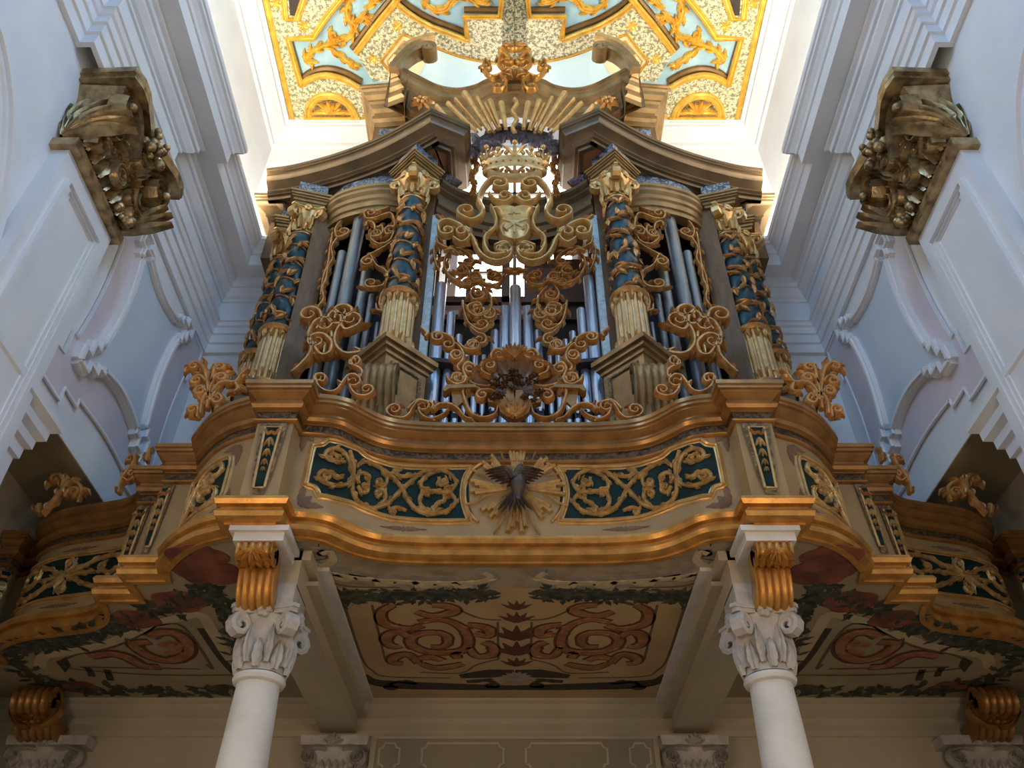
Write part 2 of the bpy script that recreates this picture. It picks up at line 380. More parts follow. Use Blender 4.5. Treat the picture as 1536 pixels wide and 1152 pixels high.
# great entablature running along the side walls and the back wall, breaking forward over the wall pilasters
ENT = [(0, 8.92), (.05, 8.92), (.05, 9.06), (.075, 9.07), (.075, 9.20), (.10, 9.21), (.10, 9.31), (.125, 9.33), (.14, 9.38), (.16, 9.39), (.16, 9.43),
       (.05, 9.46), (.05, 9.82), (.075, 9.83), (.075, 9.87), (.11, 9.89), (.16, 9.96), (.16, 10.0), (.19, 10.01), (.19, 10.08), (.23, 10.10), (.23, 10.14), (.43, 10.16), (.43, 10.36),
       (.45, 10.37), (.46, 10.42), (.50, 10.48), (.53, 10.50), (.53, 10.54), (.55, 10.55), (.55, 10.63), (0, 10.68)]
k = .13
for s in (-1, 1):
    pth = [(-WX, -10), (-WX, 3.72), (-WX+k, 3.72), (-WX+k, 5.36), (-WX, 5.36), (-WX, WY), (-1.25, WY)]
    struct(sided(MB().sweep(pth, ENT), s).build('trim_1' if s < 0 else 'trim_2', 'plaster', ang=20))
# ------------------------------------------------------------------ ceiling
ceil = struct(MB().box(-5.2, 5.2, -10, 8.4, ZC, ZC+.3).build('ceiling', 'ceil_blue', smooth=False))
struct(MB().sweep([(-WX, -10), (-WX, WY), (WX, WY), (WX, -10)], [(0, 13.55), (.04, 13.57), (.04, 13.66), (.08, 13.7), (.16, 13.86), (.2, 13.88), (.2, 13.95), (.26, 13.98), (.26, 14.1), (0, 14.1)]).build('trim_3', 'plaster', ang=25))
ZF = 14.02
def c8(x, y): return PZ(380+x/3.84, y/3.84, ZF)
def c8l(l): return [c8(*p) for p in l]
MC = lambda a, b, h: (a, b, ZF-h)
D = c8l([(610, 505), (520, 455), (420, 432), (330, 450), (275, 490), (200, 222), (345, 217), (385, 150), (440, 75), (500, 0), (590, -110)])
Darc = cr(D[:5], 4)+[D[5]]+cr(D[6:], 4)
G3a = cr(c8l([(870, -70), (815, 15), (700, 155), (590, 303)]), 5)
G3b = cr(c8l([(822, 15), (900, 80), (1020, 150), (1130, 192), (1235, 232)]), 4)
G3c = c8l([(1235, 232), (1215, 95), (1420, 95), (1440, -110)])
FF = c8l([(830, 465), (735, 352), (860, 195)])+cr(c8l([(860, 195), (1020, 262), (1200, 328), (1400, 366), (1512, 374)]), 4)
ex, ey = -3.72, 7.78
R1 = [(ex, 4.9), (ex, ey), (-1.5, ey), c8(690, 520)]+Darc+[(c8(590, -110)[0], 4.9)]
R2 = G3a+c8l([(690, 470), (830, 465)])+FF[1:-1]+[(.004, FF[-1][1]), (.004, c8(1512, -110)[1])]+list(reversed(G3c))+list(reversed(G3b))[1:]
PALE = FF+[(0, 7.75), (-2.4, 7.75)]
for s in (-1, 1):
    def bc(mb, nm, mt, **kw): return sided(mb, s).build(nm, mt, ceil, **kw)
    bc(MB().slab(R1, MC, -.08, 0), 'floral_band', 'ceil_floral', smooth=False)
    bc(MB().slab(R2, MC, -.08, .004), 'floral_band', 'ceil_floral', smooth=False)
    bc(MB().slab(PALE, MC, -.06, -.03), 'painted_sky', 'ceil_pale', smooth=False)
    bc(MB().slab(c8l([(830, 465), (735, 352), (860, 195), (1045, 272), (960, 425)]), MC, -.05, -.012), 'cream_corner', 'ceil_cream', smooth=False)
    for pts, wd, th in ((Darc, .05, .06), (G3a, .05, .05), (G3b, .045, .05), (G3c, .045, .05), (FF, .02, .03), ([(ex+.05, 4.9), (ex+.05, ey-.05), (-1.5, ey-.05)], .05, .04),
                        (c8l([(170, -60), (186, 108), (252, 110), (310, -60)]), .05, .05),
                        (c8l([(800, 440), (770, 352), (868, 235), (930, 262)]), .008, .015)):
        g = MB(); ribbon(g, pts, wd, th, MC, RING); bc(g, 'gilded_moulding', 'gold_ceiling')
    # brown flank of the recessed mouldings, inside the blue cells
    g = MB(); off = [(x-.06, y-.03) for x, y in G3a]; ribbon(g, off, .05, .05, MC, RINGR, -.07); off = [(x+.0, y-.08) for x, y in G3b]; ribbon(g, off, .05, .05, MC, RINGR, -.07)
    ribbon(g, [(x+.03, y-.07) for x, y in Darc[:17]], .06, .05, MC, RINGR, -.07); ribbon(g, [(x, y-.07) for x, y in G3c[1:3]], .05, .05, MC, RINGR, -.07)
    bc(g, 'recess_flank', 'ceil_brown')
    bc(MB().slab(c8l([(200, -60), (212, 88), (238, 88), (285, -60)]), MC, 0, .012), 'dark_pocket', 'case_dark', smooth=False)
    # lunette with a carved shell
    cx, cy = c8(455, 685); rx = abs(c8(610, 685)[0]-cx); ry = abs(c8(455, 535)[1]-cy)
    arc = [(cx-rx*math.cos(PI*i/16), cy-ry*math.sin(PI*i/16)) for i in range(17)]
    arc2 = [(cx-rx*.68*math.cos(PI*i/16), cy-.03-ry*.66*math.sin(PI*i/16)) for i in range(17)]
    lu = bc(MB().slab(arc2, MC, 0, .01), 'lunette', 'marble_strip', smooth=False)
    g = MB(); ribbon(g, [(cx-rx*.86*math.cos(PI*i/16), cy-.03-ry*.84*math.sin(PI*i/16)) for i in range(17)], .065, .06, MC); ribbon(g, [(cx-rx*1.04, cy), (cx+rx*1.04, cy)], .05, .06, MC); ribbon(g, [(cx-rx*.7, cy-.11), (cx+rx*.7, cy-.11)], .03, .04, MC)
    sided(g, s).build('lunette_frame', 'gold_ceiling', lu)
    g = MB()
    for i in range(9):
        a = PI*(i+.5)/9; leaf(g, cx, cy-.13, -a, (.16 if i % 2 else .24)*(1+.35*abs(math.cos(a))), .05, MC, .05, .01, bend=.3*(1 if a < PI/2 else -1))
    sided(g, s).build('lunette_shell', 'gold_ceiling', lu)
    # gilded acanthus on the blue cells
    Mz = lambda a, b, h: (a, b, ZF+.07-h)
    for pp, c1, c0 in (([(640, -70), (560, 0), (532, 60), (545, 120), (575, 165), (560, 215), (505, 245), (450, 235)], (1, .06), None),
                   ([(300, 345), (345, 300), (405, 272), (470, 258), (520, 238)], None, (1, .05)),
                   ([(565, 190), (590, 130), (640, 108), (690, 135)], (1, .05), None), ([(440, 285), (500, 335), (555, 375), (600, 412)], None, None),
                   ([(960, -60), (990, 30), (1050, 70), (1110, 60), (1140, 15), (1200, -30)], (1, .06), None), ([(1225, -40), (1270, 10), (1320, 25)], (1, .05), None),
                   ([(640, 60), (690, 20), (740, -20)], (-1, .05), None)):
        q = scroll(c8l(pp), 5, c0, c1); g = MB(); ribbon(g, q, taper(.03, .045, .018), .05, Mz); sprout(g, q, Mz, .055, .17, .045, .05, rnd=random.Random(3))
        bc(g, 'acanthus_scroll', 'gold_ceiling')
    bc(MB().slab([(-.20, 5.0), (-.17, 5.9), (-.20, 6.3), (-.32, 6.52), (-.2, 6.62), (.004, 6.66), (.004, 5.0)], MC, 0, .010), 'floral_garland', 'ceil_garland', smooth=False)
    g = MB()
    for px in ((290, 150), (830, 150), (690, 340), (280, 710), (640, 690), (500, 725), (130, 20)):
        x, y = c8(*px)
        for i in range(6): leaf(g, x, y, i*PI/3+.3, .10, .035, MC, .02)
    bc(g, 'gilded_rosette', 'gold_ceiling')
# ------------------------------------------------------------------ wall pilasters with gilded capitals (side walls)
PF = -3.82
for s in (-1, 1):
    y0, y1, yc = 4.10, 5.08, 4.59
    t = thing('wall_pilaster', (s*3.9, yc, 0), 'white wall pilaster with a sunk panel and a gilded leafy capital', 'pilaster', 'gilded pilasters of the side walls')
    def bt(mb, nm, mt, par=t, **kw): return sided(mb, s).build(nm, mt, par, **kw)
    bt(MB().box(-WX, PF, y0, y1, 0, 8.9), 'shaft', 'plaster', smooth=False)
    MP = lambda a, b, h: (PF+h, a, b)
    g = MB()
    for d, h in ((0, .045), (.05, .03), (.09, .018)):
        ribbon(g, [(y0+.14+d, .3), (y0+.14+d, 7.62-d), (y1-.14-d, 7.62-d), (y1-.14-d, .3)], .025, h, MP, RINGF)
    bt(g, 'panel_frame', 'plaster', smooth=False)
    bt(MB().box(-WX, PF+.07, y0-.06, y1+.06, 7.86, 7.96), 'neck_band', 'gold_old', smooth=False)
    # bell
    g = MB(); rings = []
    for z, hw, d in ((7.96, .49, .02), (8.15, .47, .05), (8.4, .50, .10), (8.6, .56, .18), (8.72, .62, .26)): rings.append([(-WX, yc-hw, z), (PF+d, yc-hw+.02, z), (PF+d, yc+hw-.02, z), (-WX, yc+hw, z)])
    vs = [p for r in rings for p in r]; fs = [(i*4+j, i*4+(j+1) % 4, (i+1)*4+(j+1) % 4, (i+1)*4+j) for i in range(4) for j in range(4)]+[(3, 2, 1, 0), (16, 17, 18, 19)]
    g.add(vs, fs); cap = bt(g, 'capital', 'gold_old')
    g = MB(); ab = [(-WX, yc-.66), (PF+.36, yc-.68), (PF+.40, yc-.56)]+[(PF+.30+.10*abs(i-4)/4, yc-.42+.105*i) for i in range(9)]+[(PF+.40, yc+.56), (PF+.36, yc+.68), (-WX, yc+.66)]
    Mab = lambda a, b, h: (a, b, h); g.slab(ab, Mab, 8.74, 8.80); g.slab([(a*.99-.0394, yc+(b-yc)*1.04) for a, b in ab], Mab, 8.80, 8.88)
    bt(g, 'abacus', 'gold_old', cap, smooth=False)
    for sg in (-1, 1):
        Mv = lambda a, b, h: (PF+.17+h*1.0, yc+sg*a, b)
        g = MB(); q = scroll([(.10, 8.30), (.18, 8.52), (.34, 8.68), (.50, 8.66)], 6, None, (-1, .15, 1.6)); ribbon(g, q, taper(.035, .05, .02), .16, Mv, RING)
        g.ball((PF+.33, yc+sg*.49, 8.54), .05)
        bt(g, 'volute', 'gold_old', cap)
        g = MB(); q = scroll([(.08, 8.14), (.14, 8.30), (.24, 8.36), (.34, 8.28)], 5, None, (-1, .09, 1.2)); Mv2 = lambda a, b, h: (PF+.07+h, yc+sg*a, b); ribbon(g, q, .03, .12, Mv2)
        q = scroll([(.46, 8.0), (.50, 8.12), (.44, 8.22), (.34, 8.16)], 5, None, (1, .07, 1.2)); ribbon(g, q, .03, .12, Mv2)
        bt(g, 'small_scroll', 'gold_old', cap)
        # side face shell: a fan of ribs
        g = MB(); Ms = lambda a, b, h: (-WX+.02+a, yc+sg*(.50+h), b)
        for i in range(7):
            a = .35+1.55*i/6; leaf(g, .04, 8.02, a, .62, .075, Ms, .10, .0, bend=-.35)
        bt(g, 'side_shell', 'gold_old', cap)
    Mf = lambda a, b, h: (PF+.03+h, yc+a, b)
    for a_, b_, R_, sd, h_ in ((.34, 8.30, .17, -1, .10), (-.06, 8.16, .11, -1, .09), (-.34, 8.36, .12, 1, .12), (.08, 8.48, .10, 1, .18)):
        g = MB(); q = scroll([(a_-sd*R_*1.6, b_+R_*.9), (a_-sd*R_*.7, b_+R_*1.15), (a_, b_+R_)], 5, None, (sd, R_, 1.7, 26)); ribbon(g, q, taper(.018, .026, .012), .07, Mf, RINGC, h_); bt(g, 'front_spiral', 'gold_old', cap)
    g = MB()
    for i in range(7): leaf(g, -.42+.14*i, 7.98, PI/2+(i-3)*-.05, .36 if i % 2 else .26, .085, Mf, .11, 0, bend=.0)
    for i in range(9): leaf(g, 0, 8.30, PI*(i+.5)/9, .30, .06, Mf, .14, .08, bend=0)
    bt(g, 'acanthus', 'gold_old', cap)
    g = MB(); rr = random.Random(5)
    for i in range(16): g.ball((PF+.36+rr.uniform(-.06, .08), yc+rr.uniform(-.14, .14), 8.60+rr.uniform(-.10, .14)), rr.uniform(.035, .06))
    bt(g, 'fruit_cluster', 'gold_old', cap)
    g = MB()
    for i in range(9): g.ball((PF+.12+rr.uniform(-.04, .06), yc+.30+rr.uniform(-.12, .12), 8.06+rr.uniform(-.07, .07)), rr.uniform(.03, .06))
    bt(g, 'flower_cluster', 'gold_old', cap)
# ================================================================== THE GALLERY (choir loft)
def catx(l, n=4): return cr(l, n)
LIP = [(-4.64, 6.60), (-4.40, 6.60), (-4.40, 6.74)] + catx([(-4.345, 6.72), (-4.32, 6.56), (-4.21, 6.42), (-3.94, 6.25), (-3.54, 6.14), (-3.35, 6.08), (-3.22, 5.98), (-3.16, 5.84)], 4) \
    + [(-3.12, 5.60), (-2.84, 5.60), (-2.835, 5.30), (-2.54, 5.30)] + catx([(-2.52, 5.20), (-2.46, 5.12), (-2.32, 4.95), (-2.13, 4.80), (-1.95, 4.72)], 4) \
    + [(-1.94, 4.54), (-1.45, 4.54)] + catx([(-1.44, 4.70), (-1.33, 4.715), (-1.21, 4.765), (-1.12, 4.85), (-1.03, 4.93), (-.93, 4.985), (-.8, 5.015), (-.6, 5.035)], 4) + [(0, 5.04)]
FULL = LIP + [(-x, y) for x, y in reversed(LIP[:-1])]
def offset(path, o):
    m = MB().sweep(path, [(o, 0), (o, 1)], caps=False); return [(m.v[2*i][0], m.v[2*i][1]) for i in range(len(path))]
BODY = offset(LIP, -.125)
# arclength from the centre (s=0) to the left end
BR = list(reversed(BODY)); CUM = [0]
for i in range(len(BR)-1): CUM.append(CUM[-1]+math.dist(BR[i], BR[i+1]))
def surf(sv, z, h):
    sv = min(max(sv, 0), CUM[-1]-1e-6); i = 0
    while CUM[i+1] < sv: i += 1
    L = CUM[i+1]-CUM[i] or 1; t = (sv-CUM[i])/L; a, b = BR[i], BR[i+1]
    def nrm(j):
        j = min(max(j, 0), len(BR)-2); dx, dy = BR[j][0]-BR[j+1][0], BR[j][1]-BR[j+1][1]; l = math.hypot(dx, dy) or 1; return Vector((dy/l, -dx/l))
    n0 = nrm(i)
    k = nrm(i-1) if t < .5 else nrm(i+1)
    if k.dot(n0) > .8: n0 = (n0*(1-abs(t-.5))+k*abs(t-.5)).normalized()
    return (a[0]+(b[0]-a[0])*t+n0.x*h, a[1]+(b[1]-a[1])*t+n0.y*h, z)
def hit(u, v):
    """pixel -> (arclength, height) on the parapet face"""
    r = ray(u, v); best = None
    for i in range(len(BR)-1):
        (x0, y0), (x1, y1) = BR[i], BR[i+1]
        den = r[0]*(y1-y0)-r[1]*(x1-x0)
        if abs(den) < 1e-9: continue
        t = (x0*(y1-y0)-y0*(x1-x0))/den
        q = ((r[0]*t-x0)*(x1-x0)+(r[1]*t-y0)*(y1-y0))/max(1e-9, (x1-x0)**2+(y1-y0)**2)
        if -.02 <= q <= 1.02 and t > 0 and (best is None or t < best[0]): best = (t, CUM[i]+q*(CUM[i+1]-CUM[i]), CH+r[2]*t)
    return (best[1], best[2])
def s_of(x, y): return CUM[min(range(len(BR)), key=lambda i: math.dist(BR[i], (x, y)))]
def sheet(mb, poly, M, h, ns=36):
    s0, s1 = min(p[0] for p in poly)+1e-4, max(p[0] for p in poly)-1e-4; vs = []
    for k in range(ns+1):
        sv = s0+(s1-s0)*k/ns; zs = []
        for i in range(len(poly)):
            a, b = poly[i], poly[(i+1) % len(poly)]
            if (a[0]-sv)*(b[0]-sv) <= 0 and abs(a[0]-b[0]) > 1e-9: zs.append(a[1]+(b[1]-a[1])*(sv-a[0])/(b[0]-a[0]))
        vs += [M(sv, min(zs), h), M(sv, max(zs), h)]
    mb.add(vs, [(2*i, 2*i+2, 2*i+3, 2*i+1) for i in range(ns)])
def dense(pts, d=.05, closed=True):
    out = []; N = len(pts)
    for i in range(N if closed else N-1):
        a, b = pts[i], pts[(i+1) % N]; k = max(1, int(math.dist(a, b)/d))
        out += [(a[0]+(b[0]-a[0])*j/k, a[1]+(b[1]-a[1])*j/k) for j in range(k)]
    out.append(pts[0] if closed else pts[-1]); return out
gal = thing('choir_gallery', (0, 6.4, 4.5), 'curving painted choir gallery with gilded cornices and dark green scrollwork panels', 'gallery')
def bg_(mb, nm, mt, par=gal, **kw): return mb.build(nm, mt, par, **kw)
bg_(MB().sweep(FULL, [(-.34, 5.42), (-.34, 5.62), (0, 5.62), (0, 5.585), (-.012, 5.58), (-.012, 5.555), (-.03, 5.55), (-.03, 5.535), (-.085, 5.50), (-.085, 5.475), (-.07, 5.47), (-.06, 5.445), (-.075, 5.42), (-.10, 5.41), (-.10, 5.40)], closed_prof=True), 'handrail_cornice', 'gold_rail', ang=28)
bg_(MB().sweep(FULL, [(-.30, 5.42), (-.112, 5.42), (-.112, 5.335), (-.30, 5.335)], closed_prof=True), 'marbled_frieze', 'marble_dark', ang=28)
bg_(MB().sweep(FULL, [(-.13, 5.345), (-.105, 5.345), (-.095, 5.33), (-.105, 5.315), (-.13, 5.31)], closed_prof=True), 'gilt_bead', 'gold_rail', ang=50)
bg_(MB().sweep(FULL, [(-.25, 5.34), (-.125, 5.34), (-.125, 4.66), (-.25, 4.66)], closed_prof=True), 'parapet_body', 'ochre', ang=28)
LC = [(-.30, 4.68), (-.13, 4.68), (-.10, 4.665), (-.06, 4.655), (-.02, 4.635), (-.005, 4.605), (-.02, 4.575), (-.05, 4.565), (-.05, 4.55), (-.035, 4.545), (-.02, 4.52), (-.03, 4.49), (-.06, 4.475), (-.085, 4.47), (-.085, 4.455), (-.125, 4.455), (-.125, 4.50), (-.30, 4.56)]
bg_(MB().sweep(FULL, LC, closed_prof=True), 'lower_cornice', 'gold_bright', ang=30)
# floor / soffit boards: three bays
SO = offset(LIP, -.11); ZS = 4.475
side = [(x, y) for x, y in SO if x < -1.3]; cen = [(x, y) for x, y in SO if x >= -1.62]
Mso = lambda a, b, h: (a, b, ZS+h)
for s in (-1, 1):
    bg_(sided(MB().slab(side+[(-1.3, WY), (-RX+.02, WY)], Mso, 0, .12), s), 'side_soffit', 'soffit_side', smooth=False)
cc = [(-1.3, 4.9)]+[(x, y) for x, y in SO if x > -1.25]
bg_(MB().slab(cc+[(-x, y) for x, y in reversed(cc)]+[(1.3, WY), (-1.3, WY)], Mso, -.003, .12), 'central_soffit', 'soffit_paint', smooth=False)
gy = PZ(772, 881, ZS)[1]
bg_(MB().slab([(-1.28, gy)]+[(x, y) for x, y in SO if x > -1.25]+[(-x, y) for x, y in reversed(SO) if x > -1.25][1:]+[(1.28, gy)], lambda a, b, h: (a, b, ZS-.003-h), 0, .0015), 'painted_ground', 'paint_ground', smooth=False)
# ---- dark green panels with gilded scrollwork
def P4(l): return [hit(440+x/5.486, 630+y/5.486) for x, y in l]
o1 = P4([(285, 165), (340, 175), (530, 240), (600, 300), (720, 345), (800, 370), (950, 390), (1200, 392), (1470, 390)]) + P4(cr([(1465, 395), (1415, 480), (1395, 600), (1410, 710), (1455, 835)], 4)) \
   + P4([(1250, 838), (1000, 830), (800, 808), (600, 745), (470, 685), (330, 650), (205, 628)]) + P4(cr([(200, 610), (175, 560), (95, 535)], 4)) + P4([(128, 370), (160, 220)]) + P4(cr([(170, 212), (240, 200), (280, 170)], 4))
A1 = [([(300, 335), (262, 300), (285, 258), (350, 243), (420, 288), (460, 375), (478, 470)], None, (-1, .035)), ([(475, 470), (440, 530), (340, 545), (250, 518), (208, 468), (240, 428), (285, 440)], (1, .03), None),
      ([(455, 258), (488, 380), (482, 480), (480, 590), (520, 670), (620, 728), (720, 718), (790, 680), (870, 600), (960, 520), (1060, 440), (1180, 415), (1290, 450), (1340, 525), (1300, 590)], (-1, .03), None),
      ([(515, 395), (545, 360), (620, 355), (740, 420), (830, 490), (900, 580), (960, 690), (1040, 760), (1150, 780), (1270, 750), (1335, 680), (1300, 612)], (1, .03), None),
      ([(720, 410), (768, 480), (752, 545), (700, 540)], (-1, .025), None), ([(700, 705), (758, 650), (740, 585), (690, 585)], (1, .025), None),
      ([(530, 530), (515, 470), (560, 440), (610, 465)], (-1, .02), None), ([(520, 550), (560, 602), (605, 590), (600, 550)], (1, .02), None),
      ([(1180, 428), (1080, 478), (1050, 550), (1085, 598)], (1, .02), None), ([(1150, 778), (1060, 722), (1040, 650), (1080, 600)], (-1, .02), None),
      ([(1085, 598), (1150, 592), (1210, 602), (1280, 600)], None, None), ([(1200, 480), (1205, 540), (1250, 535)], (-1, .022), None), ([(1240, 625), (1245, 670), (1190, 690), (1155, 745)], (1, .018), None),
      ([(300, 335), (360, 345), (420, 350)], None, None), ([(290, 440), (350, 470), (400, 480)], None, None), ([(830, 440), (880, 470), (960, 470), (1010, 450)], None, (-1, .02)), ([(810, 740), (860, 728), (930, 755)], None, (1, .02))]
OFFS = {}
for s in (-1, 1):
    MM = surf if s < 0 else (lambda a, b, h: mir(surf(a, b, h), -1))
    def panel(outl, scrolls, W=.017, leafL=.055, seed=1):
        g = MB(); sheet(g, outl, MM, .006); p = g.build('green_panel', 'green_panel', gal)
        g = MB(); d = dense(outl, .05); ribbon(g, d, .016, .03, MM, RINGR, .0); ribbon(g, d, .030, .014, MM, RINGR, .0); g.build('panel_frame', 'gold_pale', p)
        for pts, c1, c0 in scrolls:
            q = scroll(pts, 5, c0, c1); g = MB(); ribbon(g, q, taper(W*.75, W, W*.6), .024, MM, RING, .006)
            sprout(g, q, MM, .05, leafL*1.1, .016, .022, .008, rnd=random.Random(seed), lobes=2); g.build('scroll_relief', 'gold_relief', p)
        return p
    panel(o1, [(P4(a), c1, c0) for a, c1, c0 in A1])
    # curved side panel between the two pilasters
    sa, sb = s_of(-1.95, 4.83), s_of(-2.5, 5.3); sa += .09; sb -= .01; z0, z1 = 4.80, 5.17; n = .07
    o2 = [(sa+n, z1+.03), (sb, z1+.03), (sb, z0), (sa+n, z0)]+[(sa+n-n*math.sin(i*PI/8), z0+n*(1-math.cos(i*PI/8))) for i in range(1, 5)]+[(sa, z0+n), (sa, z1-n)]+[(sa+n*(1-math.cos(i*PI/8)), z1+.03-n*1.3*(1-math.sin(i*PI/8))) for i in range(1, 4)]
    zc = (z0+z1)/2; L = sb-sa
    def fr_(l): return [(sa+a*L, zc+b*.19) for a, b in l]
    panel(o2, [(fr_(a), c1, c0) for a, c1, c0 in (
        ([(.55, .1), (.42, .15), (.30, .25), (.14, .45), (.18, .85), (.40, .90), (.62, .60), (.72, .1), (.85, -.45), (.97, -.8)], None, (-1, .03)),
        ([(.5, 0), (.34, -.08), (.16, -.3), (.14, -.75), (.38, -.92), (.60, -.65), (.72, -.1), (.85, .5), (.97, .85)], None, (1, .03)),
        ([(.35, .6), (.48, .45), (.45, .2), (.3, .12)], (-1, .02), None), ([(.35, -.6), (.48, -.45), (.45, -.2), (.3, -.12)], (1, .02), None), ([(.75, .5), (.86, .2), (.86, -.2), (.75, -.5)], None, None))], seed=2)
    # wing panel
    sa, sb = s_of(-3.16, 5.95)+.03, s_of(-4.345, 6.75)-.06; z0, z1 = 4.80, 5.20; zc = 5.0; L = sb-sa
    o3 = [(sa, z0), (sb, z0), (sb, z1), (sa, z1)]
    panel(o3, [(fr_(a), c1, c0) for a, c1, c0 in (
        ([(.5, 0), (.40, .35), (.28, .7), (.14, .6), (.10, .1), (.2, -.15), (.28, .1)], (1, .03), None), ([(.5, 0), (.40, -.35), (.28, -.7), (.14, -.6), (.06, -.2)], None, None),
        ([(.5, 0), (.60, .35), (.72, .7), (.86, .6), (.90, .1), (.8, -.15), (.72, .1)], (-1, .03), None), ([(.5, 0), (.60, -.35), (.72, -.7), (.86, -.6), (.94, -.2)], None, None),
        ([(.5, .15), (.46, .5), (.5, .75)], (-1, .025), None), ([(.5, -.15), (.54, -.5), (.5, -.75)], (-1, .025), None), ([(.02, .9), (.08, .5), (.02, .1), (.1, -.4), (.02, -.9)], None, None), ([(.98, .9), (.92, .5), (.98, .1), (.9, -.4), (.98, -.9)], None, None),
        ([(.3, .0), (.38, .05), (.5, 0), (.62, -.05), (.7, 0)], None, None))], seed=3, leafL=.075, W=.02)
    # pilaster strips on the blocks
    for bx, by, hw in ((-1.695, 4.665, .085), (-2.69, 5.425, .055), (-2.98, 5.725, .055), (-4.5, 6.725, .06)):
        sm = min(range(800), key=lambda k: math.dist(surf(CUM[-1]*k/800, 0, 0)[:2], (bx, by)))*CUM[-1]/800
        tp = lambda z: hw*(.62+.38*(z-4.70)/.6)
        g = MB(); sheet(g, [(sm-tp(4.7), 4.7), (sm+tp(4.7), 4.7), (sm+tp(5.3)*1.12, 5.3), (sm-tp(5.3)*1.12, 5.3)], MM, .02, 6); st = g.build('pilaster_strip', 'marble_strip', gal)
        k = .66; pl = [(sm-tp(4.75)*k, 4.75), (sm+tp(4.75)*k, 4.75), (sm+tp(5.26)*k, 5.26), (sm-tp(5.26)*k, 5.26)]
        g = MB(); sheet(g, pl, MM, .024, 4); g.build('green_inset', 'green_panel', st)
        g = MB(); ribbon(g, dense(pl, .2), .009, .012, MM, RINGF, .02); g.build('inset_frame', 'gold_pale', st, smooth=False)
        g = MB(); ribbon(g, scroll([(sm-hw*.6, 5.24), (sm-hw*.3, 5.20), (sm, 5.215), (sm+hw*.3, 5.20), (sm+hw*.6, 5.24)], 4), .012, .02, MM, RING, .02); g.build('shell_drop', 'gold_carve', st)
        for i, (z, r) in enumerate(((5.13, .034), (5.04, .028), (4.96, .022), (4.90, .016))):
            g = MB()
            for a in (-.45, 0, .45): leaf(g, sm, z+r, -PI/2+a, r*2.4, r*.55, MM, .018, .024, lobes=1)
            g.build('bellflower', 'gold_relief', st)
    # painted brown motifs on the ochre ground
    def motif(sx, z, L, H):
        g = MB()
        for sg in (-1, 1):
            leaf(g, sx, z, 0 if sg > 0 else PI, L, H, MM, .004, .003, lobes=4)
            leaf(g, sx+sg*L*.85, z, 0 if sg > 0 else PI, L*.45, H*.4, MM, .003, .003, lobes=2)
        leaf(g, sx, z-H, PI/2, H*2, H*.8, MM, .005, .003, lobes=3); g.build('painted_motif', 'ochre_motif', gal)
    def corner(sx, z, dx, dz):
        g = MB()
        leaf(g, sx, z, math.atan2(0, dx), .16, .035, MM, .004, .003, lobes=3); leaf(g, sx, z, math.atan2(dz, 0), .17, .035, MM, .004, .003, lobes=3); leaf(g, sx, z, math.atan2(dz, dx), .10, .05, MM, .005, .003, lobes=2)
        g.build('painted_motif', 'ochre_motif', gal)
    for px in ((612, 688), (605, 793)):
        q = hit(*px); motif(q[0], q[1], .13, .022)
    for px, d in (((458, 650), (-1, -1)), ((450, 757), (-1, 1))):
        q = hit(*px); corner(q[0], q[1], d[0], d[1])
    sa, sb = s_of(-1.95, 4.83), s_of(-2.5, 5.3); corner(sa+.05, 5.26, 1, -1); corner(sa+.05, 4.73, 1, 1)
    q = s_of(-3.75, 6.3); motif(q, 5.255, .14, .022); motif(q, 4.735, .14, .022)
# ------------------------------------------------------------------ painted decoration on the underside
Mp = lambda a, b, h: (a, b, ZS-.003-h)
def paint(name, mt, paths, wd, s, z=ZS, leaves=0, lw=.03, ll=.08, seed=1, par=None, ring=RINGF, th=.003):
    for pts, c1 in paths:
        pw = [PZ(u, v, z) for u, v in pts]; q = scroll(pw, 5, None, c1); g = MB(); ribbon(g, q, wd, th, Mp, ring)
        if leaves: sprout(g, q, Mp, leaves, ll, lw, th*1.3, rnd=random.Random(seed), lobes=3)
        sided(g, s).build(name, mt, par or gal, smooth=False)
def K(l): return [(480+x/5.12, 860+y/5.12) for x, y in l]
RED = [([(560, 240), (475, 290), (480, 365), (570, 408), (700, 420), (790, 395)], None), ([(760, 372), (900, 350), (1030, 378), (1112, 440), (1142, 520), (1112, 578), (1010, 602), (850, 602), (725, 560), (695, 505), (760, 462), (900, 452), (985, 488), (955, 555), (850, 560)], None),
       ([(740, 290), (850, 322), (960, 312), (1040, 282), (980, 247), (860, 240)], None), ([(690, 490), (620, 450), (540, 460), (508, 510), (555, 560), (620, 552)], None), ([(760, 690), (680, 620), (572, 640), (560, 680), (640, 690)], None),
       ([(760, 650), (850, 640), (940, 665)], None), ([(780, 690), (880, 722), (1000, 712), (1100, 690)], None), ([(1130, 390), (1230, 402), (1300, 430), (1290, 478), (1190, 452)], None), ([(1140, 560), (1200, 630), (1320, 622), (1332, 560), (1250, 525)], None), ([(1060, 650), (1040, 610), (1100, 610)], None)]
